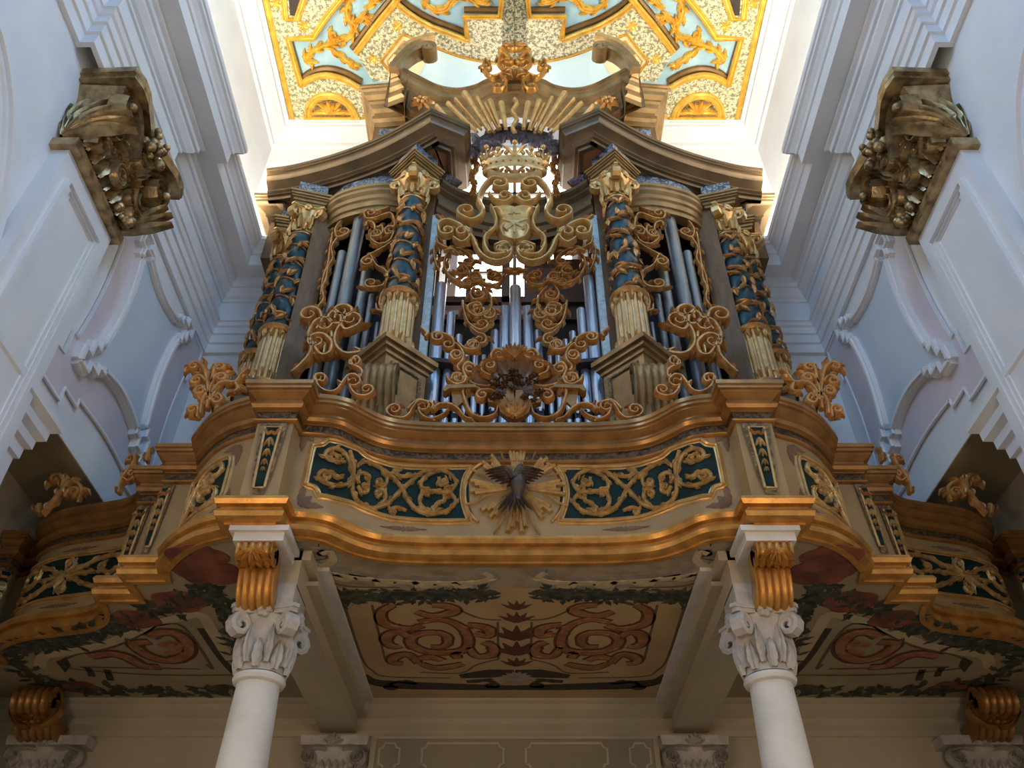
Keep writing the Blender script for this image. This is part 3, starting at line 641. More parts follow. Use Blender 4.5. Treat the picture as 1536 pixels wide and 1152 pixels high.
for s in (-1, 1):
    paint('painted_outline', 'paint_red_dark', [(K(a), c) for a, c in RED], taper(.045, .068, .045), s, leaves=.10, ll=.12, lw=.04, seed=4)  # darker red outline lying under each painted scroll
    paint('painted_scroll', 'paint_red', [(K(a), c) for a, c in RED], taper(.026, .044, .026), s, leaves=.10, ll=.075, lw=.026, seed=4, th=.007)
    LINES = [[(400, 240), (500, 660)], [(190, 240), (320, 640), (400, 740), (520, 790), (1000, 800)], [(1365, 370), (1370, 655)], [(1010, 235), (1120, 300), (1250, 345), (1390, 355)], [(770, 755), (1080, 762), (1200, 700), (1370, 655)], [(170, 240), (300, 640)]]
    paint('painted_line', 'paint_line', [(K(a), None) for a in LINES], .010, s)
    # dark leaf garlands
    rr = random.Random(9); g = MB()
    for i in range(300):
        u = 500+235*rr.random(); v = 893+rr.gauss(0, 4.2)-2*(u-617)/117; x, y = PZ(u, v, ZS); leaf(g, x, y, rr.uniform(0, 2*PI), .09, .028, Mp, .003, rr.uniform(0, .003), lobes=2)
    tag(sided(g, s).build('painted_garland', 'paint_green', gal, smooth=False), kind='stuff')
    # grey cloud-scroll border behind the cornice
    paint('painted_grey_scroll', 'paint_grey', [([(432, 816), (455, 828), (475, 845), (497, 842), (498, 828), (480, 826)], (1, .03)), ([(455, 850), (490, 856), (530, 866), (590, 874), (650, 878), (715, 876), (740, 866), (728, 856), (712, 860)], None),
                                            ([(505, 848), (540, 862), (590, 866), (640, 868), (690, 868)], None)], taper(.05, .06, .05), s, leaves=.13, ll=.11, lw=.04, seed=6)
    paint('painted_light', 'paint_light', [([(440, 822), (462, 838), (482, 848), (500, 840), (494, 828), (482, 830)], None), ([(470, 852), (520, 864), (590, 871), (650, 874), (712, 873), (736, 866), (726, 858)], None), ([(500, 858), (515, 868), (535, 866)], None), ([(560, 868), (575, 876), (595, 873)], None), ([(620, 871), (635, 879), (655, 876)], None), ([(680, 872), (692, 879), (708, 877)], None)], taper(.022, .03, .022), s, leaves=.1, ll=.07, lw=.024, seed=6, th=.006)
    paint('painted_line', 'paint_line', [([(452, 822), (470, 838), (490, 836), (488, 829)], None), ([(520, 884), (620, 886), (735, 886)], None), ([(470, 862), (520, 878), (600, 880)], None)], .008, s, th=.005)
    # dark mouldings painted at the back
    paint('painted_dark_mark', 'paint_dark', [([(545, 1012), (560, 1022), (600, 1027), (700, 1030), (772, 1031)], None), ([(690, 1014), (735, 1010), (772, 1008)], None)], taper(.04, .09, .05), s)
    paint('painted_dark_mark', 'paint_dark', [([(700, 1022), (730, 1020), (745, 1026)], (1, .05)), ([(625, 1025), (600, 1022), (580, 1028)], (1, .05))], .03, s, leaves=.1, ll=.1, seed=8)
# pendant of leaves along the axis
for v, r in ((908, .05), (926, .06), (950, .09), (973, .09), (993, .06)):
    x, y = PZ(775, v, ZS); g = MB()
    for a in (-.9, -.45, 0, .45, .9): leaf(g, x, y+r*1.3, -PI/2+a, r*3, r*.55, Mp, .004, lobes=2)
    g.build('painted_pendant', 'paint_red_dark', gal, smooth=False)
g = MB(); x, y = PZ(775, 1016, ZS)
for i in range(14): leaf(g, x, y, PI*2*i/14, .16, .05, Mp, .004, lobes=2)
g.build('painted_pendant', 'paint_grey', gal, smooth=False)
# side bays
for s in (-1, 1):
    rr = random.Random(12); g = MB()
    def blob(pts, n, spread, L, W):
        q = [PZ(u, v, ZS) for u, v in pts]; q = cr(q, 8)
        for i in range(n):
            p = rr.choice(q); leaf(g, p[0]+rr.gauss(0, spread), p[1]+rr.gauss(0, spread*1.2), rr.uniform(0, 2*PI), L, W, Mp, .003, rr.uniform(0, .003), lobes=2)
    blob([(20, 985), (35, 972), (75, 966), (120, 958), (165, 940), (205, 925), (240, 912)], 170, .05, .13, .035); blob([(20, 990), (45, 1012), (75, 1025), (130, 1034)], 70, .04, .13, .035)
    blob([(130, 1034), (220, 1037), (340, 1036)], 80, .05, .13, .04); blob([(318, 880), (335, 915), (350, 950), (362, 990)], 90, .04, .12, .035); blob([(240, 912), (270, 902), (300, 885)], 50, .05, .12, .035)
    tag(sided(g, s).build('painted_garland', 'paint_green', gal, smooth=False), kind='stuff')
    for (u, v), R in (((268, 902), .15), ((205, 928), .14), ((312, 858), .17), ((296, 836), .16), ((284, 852), .10), ((120, 1030), .12)):
        x, y = PZ(u, v, ZS); n = 40; g = MB(); ph = rr.uniform(0, 6)
        g.slab([(x+R*1.2*(1+.16*abs(math.sin(i*PI*2/n*2.5+ph)))*math.cos(2*PI*i/n), y+R*(1+.16*abs(math.sin(i*PI*2/n*2.5+ph)))*math.sin(2*PI*i/n)) for i in range(n)], Mp, -.002, .003+.0005*R*10)
        sided(g, s).build('painted_cloud', 'paint_cloud_red', gal, smooth=False)
    paint('painted_outline', 'paint_red_dark', [([(225, 955), (240, 948), (265, 950), (282, 965), (278, 982), (255, 990), (228, 985), (210, 975), (200, 965), (225, 962)], None), ([(135, 984), (165, 980), (190, 985), (215, 998), (240, 1000)], None)], taper(.07, .085, .06), s, leaves=.12, ll=.15, lw=.045, seed=3)  # dark red edging of the side-bay scrolls
    paint('painted_scroll', 'paint_red', [([(225, 955), (240, 948), (265, 950), (282, 965), (278, 982), (255, 990), (228, 985), (210, 975), (200, 965), (225, 962)], None), ([(135, 984), (165, 980), (190, 985), (215, 998), (240, 1000)], None), ([(240, 968), (262, 964), (268, 974), (250, 980)], None)], taper(.04, .05, .035), s, leaves=.12, ll=.09, lw=.03, seed=3, th=.007)
    paint('painted_line', 'paint_line', [([(92, 1000), (140, 1006), (240, 1012), (350, 1012)], None), ([(235, 938), (275, 940), (318, 1000), (310, 996)], None), ([(95, 990), (120, 980), (170, 970), (215, 950), (235, 938)], None), ([(120, 1000), (300, 1003)], None)], .012, s)
    paint('painted_dark_mark', 'paint_dark', [([(301, 942), (330, 985), (352, 1010)], None), ([(130, 1000), (136, 1008), (138, 1014)], None), ([(160, 1004), (163, 1010), (166, 1020)], None)], .03, s)  # dark brown marks belonging to the painted decoration
    paint('painted_light', 'paint_light', [([(60, 1000), (65, 985), (90, 980), (150, 968), (200, 950), (228, 938), (262, 928), (300, 922), (318, 945), (345, 990)], None)], .05, s)
    gm = MB(); gm.slab([PZ(85, 992, ZS), PZ(100, 985, ZS), PZ(106, 998, ZS), PZ(98, 1008, ZS)], Mp, 0, .004); sided(gm, s).build('painted_dark_mark', 'paint_dark', gal, smooth=False)
# ------------------------------------------------------------------ capitals
def capital(par, mt, cx, cy, z0, z1, r, wide=1.45, s=1, leaves=8, a0=0.0, half=False, abm=None):
    """bell, leaves, four corner volutes, abacus with flowers"""
    H = z1-z0; b = lambda mb, nm, pr: mb.build(nm, mt, pr)
    bell = MB().lathe(cx, cy, [(r*1.02, z0), (r*.96, z0+H*.15), (r*1.0, z0+H*.5), (r*1.15, z0+H*.75), (r*1.3, z0+H*.86)], 20)
    bl = b(bell, 'capital', par)
    aw = r*wide; n = 5; pts = []
    for k in range(4):
        a = a0+k*PI/2; ca, sa = math.cos(a), math.sin(a)
        for i in range(n+1):
            u = -1+2*i/n; d = aw*(1-.16*(1-u*u)); x, y = d, u*aw
            if i == 0: x, y = aw*1.02, -aw*.88
            if i == n: x, y = aw*1.02, aw*.88
            pts.append((cx+x*ca-y*sa, cy+x*sa+y*ca))
    Mz_ = lambda a, b_, h: (a, b_, h)
    ab = MB().slab(pts, Mz_, z0+H*.87, z0+H*.94); ab.slab([(cx+(x-cx)*1.05, cy+(y-cy)*1.05) for x, y in pts], Mz_, z0+H*.94, z1); b(ab, 'abacus', bl)
    for k in range(4):
        a = a0+PI/4+k*PI/2
        Mv = lambda q, z, h: (cx+q*math.cos(a)-h*math.sin(a), cy+q*math.sin(a)+h*math.cos(a), z)
        R = H*.15; g = MB(); q = scroll([(r*.9, z0+H*.42), (r*1.05, z0+H*.66), (r*1.38, z0+H*.84), (r*1.38+R*.9, z0+H*.80)], 4, None, (-1, R, 1.35, 12))
        ribbon(g, [(x, z) for x, z in q], taper(H*.04, H*.055, H*.03), H*.20, Mv, ((-1, -.5), (-1, .5), (0, .62), (1, .5), (1, -.5), (0, -.62))); b(g, 'volute', bl)
    Mc = lambda t, z, h: (cx+(r+h)*math.cos(t/r), cy+(r+h)*math.sin(t/r), z)
    for k in range(leaves):
        a = a0+2*PI*k/leaves; g = MB(); leaf(g, a*r, z0+H*.02, PI/2, H*.46, r*.30, Mc, r*.28, r*.02); leaf(g, (a+PI/leaves)*r, z0+H*.1, PI/2, H*.62, r*.24, Mc, r*.34, 0); b(g, 'acanthus_leaf', bl)
    for k in range(4):
        a = a0+k*PI/2; g = MB(); c0 = (cx+aw*.9*math.cos(a), cy+aw*.9*math.sin(a), z0+H*.92)
        for i in range(6): g.ball((c0[0]-.35*H*.2*math.sin(a)*math.cos(i), c0[1]+.35*H*.2*math.cos(a)*math.cos(i), c0[2]+.3*H*.25*math.sin(i)), H*.07, 6, 4)
        b(g, 'rosette', bl)
    return bl
CORR = tuple((-1-.5*abs(math.cos(PI*5*k/30)), 1-2*k/30) for k in range(31))+tuple((1+.5*abs(math.cos(PI*5*k/30)), -1+2*k/30) for k in range(31))
CORL = tuple((1+.5*abs(math.cos(PI*5*k/30)), -1+2*k/30) for k in range(31))+((-.8, 1), (-.8, -1))
# ------------------------------------------------------------------ support columns, corbels, beams, rear pilasters
for s in (-1, 1):
    x0 = s*1.58; y0 = 5.12
    t = thing('support_column', (x0, y0, 0), 'white round column with scrolled leafy capital carrying the gallery', 'column', 'columns under the gallery')
    MB().lathe(x0, y0, [(.25, 0), (.25, .12), (.22, .13), (.23, .2), (.2, .24), (.175, .28)], 32).build('base', 'stone_white', t)
    MB().lathe(x0, y0, [(.172, .28), (.168, 1.4), (.152, 2.9), (.130, 3.62)], 40).build('shaft', 'stone_white', t)
    MB().lathe(x0, y0, [(.135, 3.60), (.155, 3.61), (.163, 3.63), (.155, 3.65), (.135, 3.66)], 36).build('neck_ring', 'stone_white', t)
    capital(t, 'stone_capital', x0, y0, 3.66, 4.06, .145, 1.40)
    MB().rbox(x0, y0, .16, .16, 4.06, 4.22).build('impost_block', 'stone_capital', t, smooth=False)
    # beam from the front cornice to the back wall
    m = MB(); m.box(-1.74, -1.42, 4.98, 7.74, 4.21, 4.50); m.box(-1.80, -1.36, 4.98, 7.74, 4.40, 4.50)
    bm_ = sided(m, s).build('ceiling_beam', 'wall_beige', gal, smooth=False)
    for d, z in ((.30, 4.44), (.24, 4.33)): sided(MB().box(-1.58-d, -1.58+d, 5.2, 7.74, z, z+.03), s).build('beam_moulding', 'stone_white' if d > .27 else 'wall_beige', bm_, smooth=False)
    m = MB(); m.box(-1.79, -1.47, 4.66, 5.0, 4.36, 4.455); m.box(-1.82, -1.44, 4.63, 5.0, 4.42, 4.458); sided(m, s).build('beam_end', 'stone_white', gal, smooth=False)
    # gilded scroll corbel
    t = thing('scroll_corbel', (s*1.63, 4.85, 4.1), 'gilded fluted scroll corbel with acanthus above the column capital', 'corbel', 'gilded corbels over the columns')
    cxx = -1.64; pr = scroll([(5.06, 4.08), (4.98, 4.06), (4.90, 4.10), (4.86, 4.20), (4.84, 4.30), (4.78, 4.36)], 5, None, (1, .055, 1.1))
    g = MB(); Mq = lambda a, b, h: (cxx+h, a, b)
    hw = .115; ribbon(g, pr, .035, 1, lambda a, b, h: (cxx+h*hw, a, b), CORR)
    sided(g, s).build('scroll_body', 'gold_bright', t)
    g = MB(); Mfr = lambda a, b, h: (cxx+a, 4.72-h, b)
    for i in range(7): leaf(g, 0, 4.27, PI/2+(i-3)*.42, .15, .04, Mfr, .05, .0, bend=(3-i)*.1)
    for i in range(5): leaf(g, 0, 4.30, -PI/2+(i-2)*.5, .13, .04, Mfr, .05, .04)
    sided(g, s).build('acanthus', 'gold_bright', t)
    # rear pilasters at the back wall
    for px, w_, lab in ((-1.58, .2, 'beige pilaster with leafy capital on the rear wall, beneath the beam'), (-4.1, .24, 'beige pilaster with leafy capital at the end of the rear wall')):
        t = thing('rear_pilaster', (s*abs(px), WY, 0), lab, 'pilaster', 'rear pilasters, '+('under the beams' if px > -2 else 'at the wall ends'))
        sided(MB().box(px-w_, px+w_, WY-.09, WY, 0, 3.80), s).build('shaft', 'wall_beige', t, smooth=False)
        sided(MB().box(px-w_-.03, px+w_+.03, WY-.12, WY, 3.77, 3.81), s).build('neck_band', 'stone_capital', t, smooth=False)
        Mr = lambda a, b, h: (px+a, WY-.09-h, b)
        g = MB(); g.slab([(-w_*.95, 3.81), (w_*.95, 3.81), (w_*1.1, 4.06), (-w_*1.1, 4.06)], Mr, -.09, .06); cp = sided(g, s).build('capital', 'stone_capital', t, smooth=False)
        g = MB(); g.slab([(-w_*1.45, 4.06), (w_*1.45, 4.06), (w_*1.5, 4.14), (-w_*1.5, 4.14)], Mr, -.09, .12); sided(g, s).build('abacus', 'stone_capital', cp, smooth=False)
        for sg in (-1, 1):
            g = MB(); q = scroll([(sg*w_*.35, 4.04), (sg*w_*.8, 4.05), (sg*w_*1.2, 4.02)], 4, None, (-sg, .06, 1.3)); ribbon(g, q, .022, .10, Mr, RING, .03)
            q = scroll([(sg*w_*1.0, 3.97), (sg*w_*1.1, 3.9), (sg*w_*.95, 3.83)], 4, None, (-sg, .03, 1.1)); ribbon(g, q, .02, .09, Mr, RING, .03); sided(g, s).build('volute', 'stone_capital', cp)
        g = MB()
        for i in range(5): leaf(g, 0, 4.07, PI*(i+.5)/5, .09, .03, Mr, .05, .12)
        sided(g, s).build('rosette', 'stone_capital', cp); g = MB()
        for i in range(6): leaf(g, -w_*.75+w_*.3*i, 3.83, PI/2, .12, .035, Mr, .05, .06)
        sided(g, s).build('acanthus', 'stone_capital', cp); g = MB()
        for i in range(9): g.ball((px-w_*.8+w_*.2*i, WY-.17, 3.86+.03*abs(i-4)/4), .026, 6, 4)
        sided(g, s).build('fruit_swag', 'stone_capital', cp)
    # gilded corbel at the far end of the gallery
    t = thing('end_corbel', (s*4.2, 7.5, 4.1), 'dull gilded scroll corbel above the pilaster at the end of the rear wall', 'corbel', 'gilded corbels at the gallery ends')
    cxx = -4.16; pr = scroll([(7.66, 4.16), (7.52, 4.15), (7.45, 4.22), (7.42, 4.32), (7.34, 4.38)], 5, None, (1, .06, 1.1))
    g = MB(); ribbon(g, pr, .05, 1, lambda a, b, h: (cxx+h*.16, a, b), CORR); sided(g, s).build('scroll_body', 'gold_rail', t)
    g = MB(); Mfr = lambda a, b, h: (cxx+a, 7.40-h, b)
    for i in range(7): leaf(g, 0, 4.22, PI/2+(i-3)*.45, .22, .06, Mfr, .07, .03)
    sided(g, s).build('acanthus', 'gold_rail', t)
    g = MB()
    for sg in (-1, 1):
        q = scroll([(sg*.02, 4.14), (sg*.12, 4.16), (sg*.2, 4.24)], 4, None, (sg, .06, 1.2)); ribbon(g, q, .025, .08, Mfr)
    sided(g, s).build('side_scroll', 'gold_rail', t)
# door-case between the rear pilasters
dr = struct(MB().box(-1.26, 1.26, WY-.05, WY-.005, 0, 4.17).build('door_1', 'door_olive', smooth=False))
fr = MB(); ribbon(fr, [(-1.26, 0), (-1.26, 4.17), (1.26, 4.17), (1.26, 0)], .03, .03, planeY(WY-.04), RINGF); fr.build('door_frame', 'wall_beige', dr, smooth=False)
def cut(x0, x1, z0, z1, c): return [(x0, z0+c), (x0+c*.5, z0+c*.9), (x0+c*.9, z0+c*.5), (x0+c, z0), (x1-c, z0), (x1-c*.9, z0+c*.5), (x1-c*.5, z0+c*.9), (x1, z0+c), (x1, z1-c), (x1-c*.5, z1-c*.9), (x1-c*.9, z1-c*.5), (x1-c, z1), (x0+c, z1), (x0+c*.9, z1-c*.5), (x0+c*.5, z1-c*.9), (x0, z1-c), (x0, z0+c)]
for (x0, x1) in ((-.82, -.10), (.10, .82), (-1.20, -1.02), (1.02, 1.20)):
    fr = MB(); ribbon(fr, cut(x0, x1, 3.90, 4.12, .045), .011, .012, planeY(WY-.05), RINGF); fr.build('inlay_frame', 'door_line', dr, smooth=False)
for (x0, x1) in ((-.9, -.05), (.05, .9)):
    fr = MB(); ribbon(fr, cut(x0, x1, 2.2, 3.7, .06), .011, .012, planeY(WY-.05), RINGF); fr.build('inlay_frame', 'door_line', dr, smooth=False)
# ================================================================== THE ORGAN
org = thing('organ_case', (0, 6.9, 4.62), 'tall bronze and gilt baroque organ case with curved cornices above the gallery', 'organ case')
def bo(mb, nm, mt, s=-1, par=org, **kw): return sided(mb, s).build(nm, mt, par, **kw)
CORN = [(-.30, 11.19), (0, 11.19), (0, 11.14), (-.015, 11.13), (-.015, 11.10), (-.035, 11.09), (-.035, 11.05), (-.06, 11.02), (-.07, 10.99), (-.13, 10.96), (-.17, 10.93), (-.17, 10.90), (-.20, 10.88), (-.20, 10.86), (-.235, 10.85), (-.245, 10.81), (-.30, 10.81)]
for s in (-1, 1):
    path = [(-3.32, 7.35), (-3.32, 6.56)]+cr([(-3.31, 6.56), (-2.95, 6.50), (-2.37, 6.33), (-1.8, 6.10), (-1.35, 5.85), (-1.06, 5.67)], 5)+[(-.57, 5.90), (-.57, 6.75)]
    bo(MB().sweep(path, CORN, closed_prof=True), 'great_cornice', 'bronze_wood', s, ang=25)
    inner = offset(path, -.24)
    bo(MB().slab(inner, lambda a, b, h: (a, b, h), 10.83, 11.15), 'cornice_soffit', 'soffit_brown', s, smooth=False)
    bo(MB().sweep([(-3.58, 7.75), (-3.58, 6.96), (-3.1, 6.96)], CORN, closed_prof=True), 'rear_cornice', 'bronze_wood', s, ang=25)
    bo(MB().slab(offset([(-3.58, 7.75), (-3.58, 6.96), (-3.0, 6.96)], -.24)+[(-2.9, 7.75)], lambda a, b, h: (a, b, h), 10.1, 11.0), 'rear_pier_top', 'case_brown', s, smooth=False)
    # entablature blocks over the columns
    for cx, cy, an, hw in ((-1.23, 6.2, PI/4, .20), (-2.67, 6.75, .25, .21), (-2.97, 7.15, .2, .2)):
        bo(MB().rbox(cx, cy, hw*.88, hw*.88, 10.58, 10.84, an), 'frieze_block', 'marble_blue', s, smooth=False)
        m = MB()
        for z0, z1, k in ((10.38, 10.43, .92), (10.43, 10.48, 1.0), (10.48, 10.51, 1.1), (10.51, 10.55, 1.18), (10.55, 10.59, 1.25)): m.rbox(cx, cy, hw*k, hw*k, z0, z1, an)
        bo(m, 'architrave_block', 'bronze_light', s, smooth=False)
    # bowed architrave over the side pipes
    dp = cr([(-2.50, 7.0), (-2.44, 6.78), (-2.24, 6.58), (-1.96, 6.47), (-1.66, 6.42), (-1.36, 6.46)], 5)
    bo(MB().sweep(dp, [(-.12, 10.08), (0, 10.08), (0, 10.17), (.02, 10.18), (.02, 10.28), (.045, 10.30), (.045, 10.37), (.08, 10.41), (.08, 10.46), (.10, 10.48), (.10, 10.53), (-.12, 10.55)], closed_prof=True), 'bowed_architrave', 'bronze_light', s, ang=25)
    bo(MB().sweep(dp, [(-.12, 10.54), (0.0, 10.54), (.0, 10.84), (-.12, 10.84)], closed_prof=True), 'bowed_frieze', 'marble_blue', s, ang=25)
    # concave entablature of the middle bay
    cp = cr([(-.98, 6.37), (-.76, 6.53), (-.5, 6.63), (-.25, 6.70), (0, 6.72)], 4)
    bo(MB().sweep(cp, [(-.1, 9.86), (0, 9.86), (0, 9.95), (.03, 9.97), (.03, 10.07), (.06, 10.1), (.06, 10.2), (.02, 10.22), (.02, 10.36), (.07, 10.4), (.07, 10.44), (.12, 10.48), (.12, 10.54), (-.1, 10.54)], closed_prof=True), 'concave_entablature', 'bronze_wood', s, ang=25)
    g = MB(); Mk = lambda a, b, h: (a, 6.46-h, b)
    for i in range(9): leaf(g, -.93+.03*i, 10.56+.01*i, PI/2-.9+.25*i, .26, .07, Mk, .06, .02*(i % 3), bend=.8)
    bo(g, 'grey_foliage', 'cloud_grey', s)
    # posts
    bo(MB().box(-1.13, -.985, 6.34, 6.95, 6.0, 10.6), 'inner_post', 'case_brown', s, smooth=False)
    bo(MB().box(-.995, -.915, 6.32, 6.42, 6.0, 9.86), 'pale_post', 'frame_blue', s, smooth=False)
    bo(MB().box(-.90, -.86, 6.40, 6.95, 6.0, 9.9), 'bay_jamb', 'case_brown', s, smooth=False)
    m = MB(); m.add([(-2.52, 6.62, 6.0), (-2.30, 6.72, 6.0), (-2.36, 7.1, 6.0), (-2.6, 7.1, 6.0), (-2.52, 6.62, 10.6), (-2.30, 6.72, 10.6), (-2.36, 7.1, 10.6), (-2.6, 7.1, 10.6)], [(0,3,2,1),(4,5,6,7),(0,1,5,4),(1,2,6,5),(2,3,7,6),(3,0,4,7)])
    bo(m, 'outer_post', 'case_brown', s, smooth=False)
    bo(MB().box(-3.0, -2.55, 7.05, 7.7, 6.0, 10.6), 'rear_pier', 'case_brown', s, smooth=False)
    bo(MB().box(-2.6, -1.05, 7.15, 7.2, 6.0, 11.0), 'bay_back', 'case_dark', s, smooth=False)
    bo(MB().box(-1.06, -1.0, 6.9, 7.7, 6.0, 10.6), 'bay_partition', 'back_wood', s, smooth=False)
    # pedestals of the inner columns
    m = MB()
    for z0, z1, k in ((7.24, 7.30, .33), (7.18, 7.24, .30), (7.12, 7.18, .27)): m.rbox(-1.23, 6.2, k, k, z0, z1, PI/4)
    pd = bo(m, 'pedestal', 'bronze_light', s, smooth=False)
    bo(MB().rbox(-1.23, 6.2, .25, .25, 6.2, 7.13, PI/4), 'pedestal_block', 'bronze_light', s, pd, smooth=False)
    for an in (-PI/4, -3*PI/4):
        nx, ny = math.cos(an), math.sin(an); Mq = lambda a, b, h: (-1.23+nx*(.25+h)-ny*a, 6.2+ny*(.25+h)+nx*a, b)
        g = MB(); ribbon(g, [(-.17, 6.5), (-.17, 7.04), (.17, 7.04), (.17, 6.5)], .02, .02, Mq, RINGF); bo(g, 'pedestal_frame', 'marble_strip', s, pd, smooth=False)
    # fluted scroll bracket under the pedestal corner
    q = scroll([(5.98, 6.30), (5.93, 6.48), (5.84, 6.64), (5.80, 6.80), (5.88, 6.93)], 5, None, (-1, .12, 1.2))
    g = MB(); ribbon(g, q, .045, 1, lambda a, b, h: (-1.27+h*.17, a, b), CORL); bo(g, 'scroll_bracket', 'bronze_light', s, pd)
    for cx, cy in ((-2.67, 6.75), (-2.97, 7.15)):
        m = MB()
        for z0, z1, k in ((7.24, 7.32, .30), (7.16, 7.24, .27), (6.2, 7.16, .23)): m.rbox(cx, cy, k, k, z0, z1, .25)
        bo(m, 'pedestal', 'bronze_wood', s, smooth=False)
# wind-chest, plinth, back boards
bo(MB().box(-2.9, 2.9, 6.35, 7.6, 4.62, 6.15), 'plinth', 'case_brown', smooth=False)
bo(MB().box(-.86, .86, 6.3, 7.0, 6.15, 6.35), 'wind_chest', 'back_wood', smooth=False)
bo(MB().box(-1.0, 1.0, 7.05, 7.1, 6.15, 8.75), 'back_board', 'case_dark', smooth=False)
bo(MB().box(.12, 1.0, 7.05, 7.1, 8.75, 9.9), 'back_board', 'back_wood', smooth=False)
for x0, x1, z0, z1 in ((-1.0, 1.0, 8.75, 8.83), (-1.0, 1.0, 9.05, 9.15), (-.16, -.06, 8.7, 10.4), (-.98, -.84, 8.7, 10.3), (-.60, -.54, 9.1, 10.3), (-1.0, 1.0, 10.0, 10.3), (.5, .56, 8.8, 10.0)):
    bo(MB().box(x0, x1, 7.0, 7.06, z0, z1), 'back_rail', 'back_wood', smooth=False)
for s in (-1, 1):
    m = MB(); m.slab([(-.90, 6.28), (-.64, 6.32), (-.36, 6.42), (-.36, 6.5), (-.90, 6.5)], lambda a, b, h: (a, b, h), 7.42, 7.47); bo(m, 'pipe_rack', 'case_dark', s, smooth=False)
    m = MB(); m.box(-2.3, -1.4, 6.45, 6.8, 6.15, 6.3); bo(m, 'wind_chest', 'back_wood', s, smooth=False)
# ------------------------------------------------------------------ pipes
ORD = ('tallest', 'second tallest', 'third tallest', 'fourth tallest', 'fifth tallest', 'shortest')
def pipe(u, v, wpx, y, zb, mt, label, group, lip=True):
    x, zt = PY(u, v, y); d = (y*CT+(zt-CH)*ST)/F; r = wpx*d/2; zm = zb+.42
    t = thing('organ_pipe', (x, y, zb), label, 'organ pipe', group)
    MB().lathe(x, y, [(r, zm+.10), (r, zt-.01), (r*.97, zt), (r*.9, zt), (r*.9, zt-.2)], 16).build('pipe_body', mt, t)
    MB().lathe(x, y, [(r*.35, zb), (r*.9, zm-.04), (r*.98, zm)], 16).build('pipe_foot', mt, t)
    MB().box(x-r*.75, x+r*.75, y-r*.55, y+r*.6, zm-.01, zm+.11).build('pipe_mouth', 'case_dark', t, smooth=False)
    if lip:
        g = MB(); Ml = lambda a, b, h: (x+a, y-math.sqrt(max(0, r*r-a*a))-h, b)
        leaf(g, 0, zm+.06, PI/2, .26, r*.62, Ml, .006, .002, lobes=1); g.build('upper_lip', 'pipe_lip', t)
    return t
G = 'pipes of the middle tower'
pipe(773, 432, 17, 6.40, 6.36, 'pipe_metal', 'tallest silver pipe standing in the very middle of the organ', None or 'middle pipe')
for k, (a, b, dv, wd) in enumerate(((757, 792, 462.5, 15), (742, 807.5, 497.5, 12))):
    for u in (a, b): pipe(u, dv, wd, 6.43, 6.36, 'pipe_metal', ('silver pipe directly beside the tallest middle pipe', 'silver pipe two places from the tallest middle pipe')[k], G)
ROW_L = ((662.5, 428, 16.5), (677, 471.5, 12.5), (689, 504, 10.5), (701, 518, 9), (713.7, 523.5, 9), (726, 534, 8))
ROW_R = ((882.7, 417.7, 17), (871, 465, 13), (858.6, 499, 10.5), (847.7, 510.7, 9), (836, 519.5, 8.5), (824, 529, 8))
for row in (ROW_L, ROW_R):
    for i, (u, v, wd) in enumerate(row): pipe(u, v, wd, 6.44+.01*i, 6.36, 'pipe_metal', '%s silver pipe of the row stepping down from the pale post' % ORD[i], 'pipes stepping down from the posts')
SIDE = ((541, 327, 19, 6.58), (513.6, 380, 14, 6.64), (550, 405, 15, 6.54), (558.5, 444, 11, 6.50), (567, 485, 7.5, 6.47), (488, 462, 8, 6.72))
for s in (-1, 1):
    for i, (u, v, wd, y) in enumerate(SIDE): pipe(u if s < 0 else 1544-u, v, wd, y, 6.31, 'pipe_dull', '%s dull grey pipe in a bowed side bay' % ORD[i], 'pipes of the side bays', lip=False)
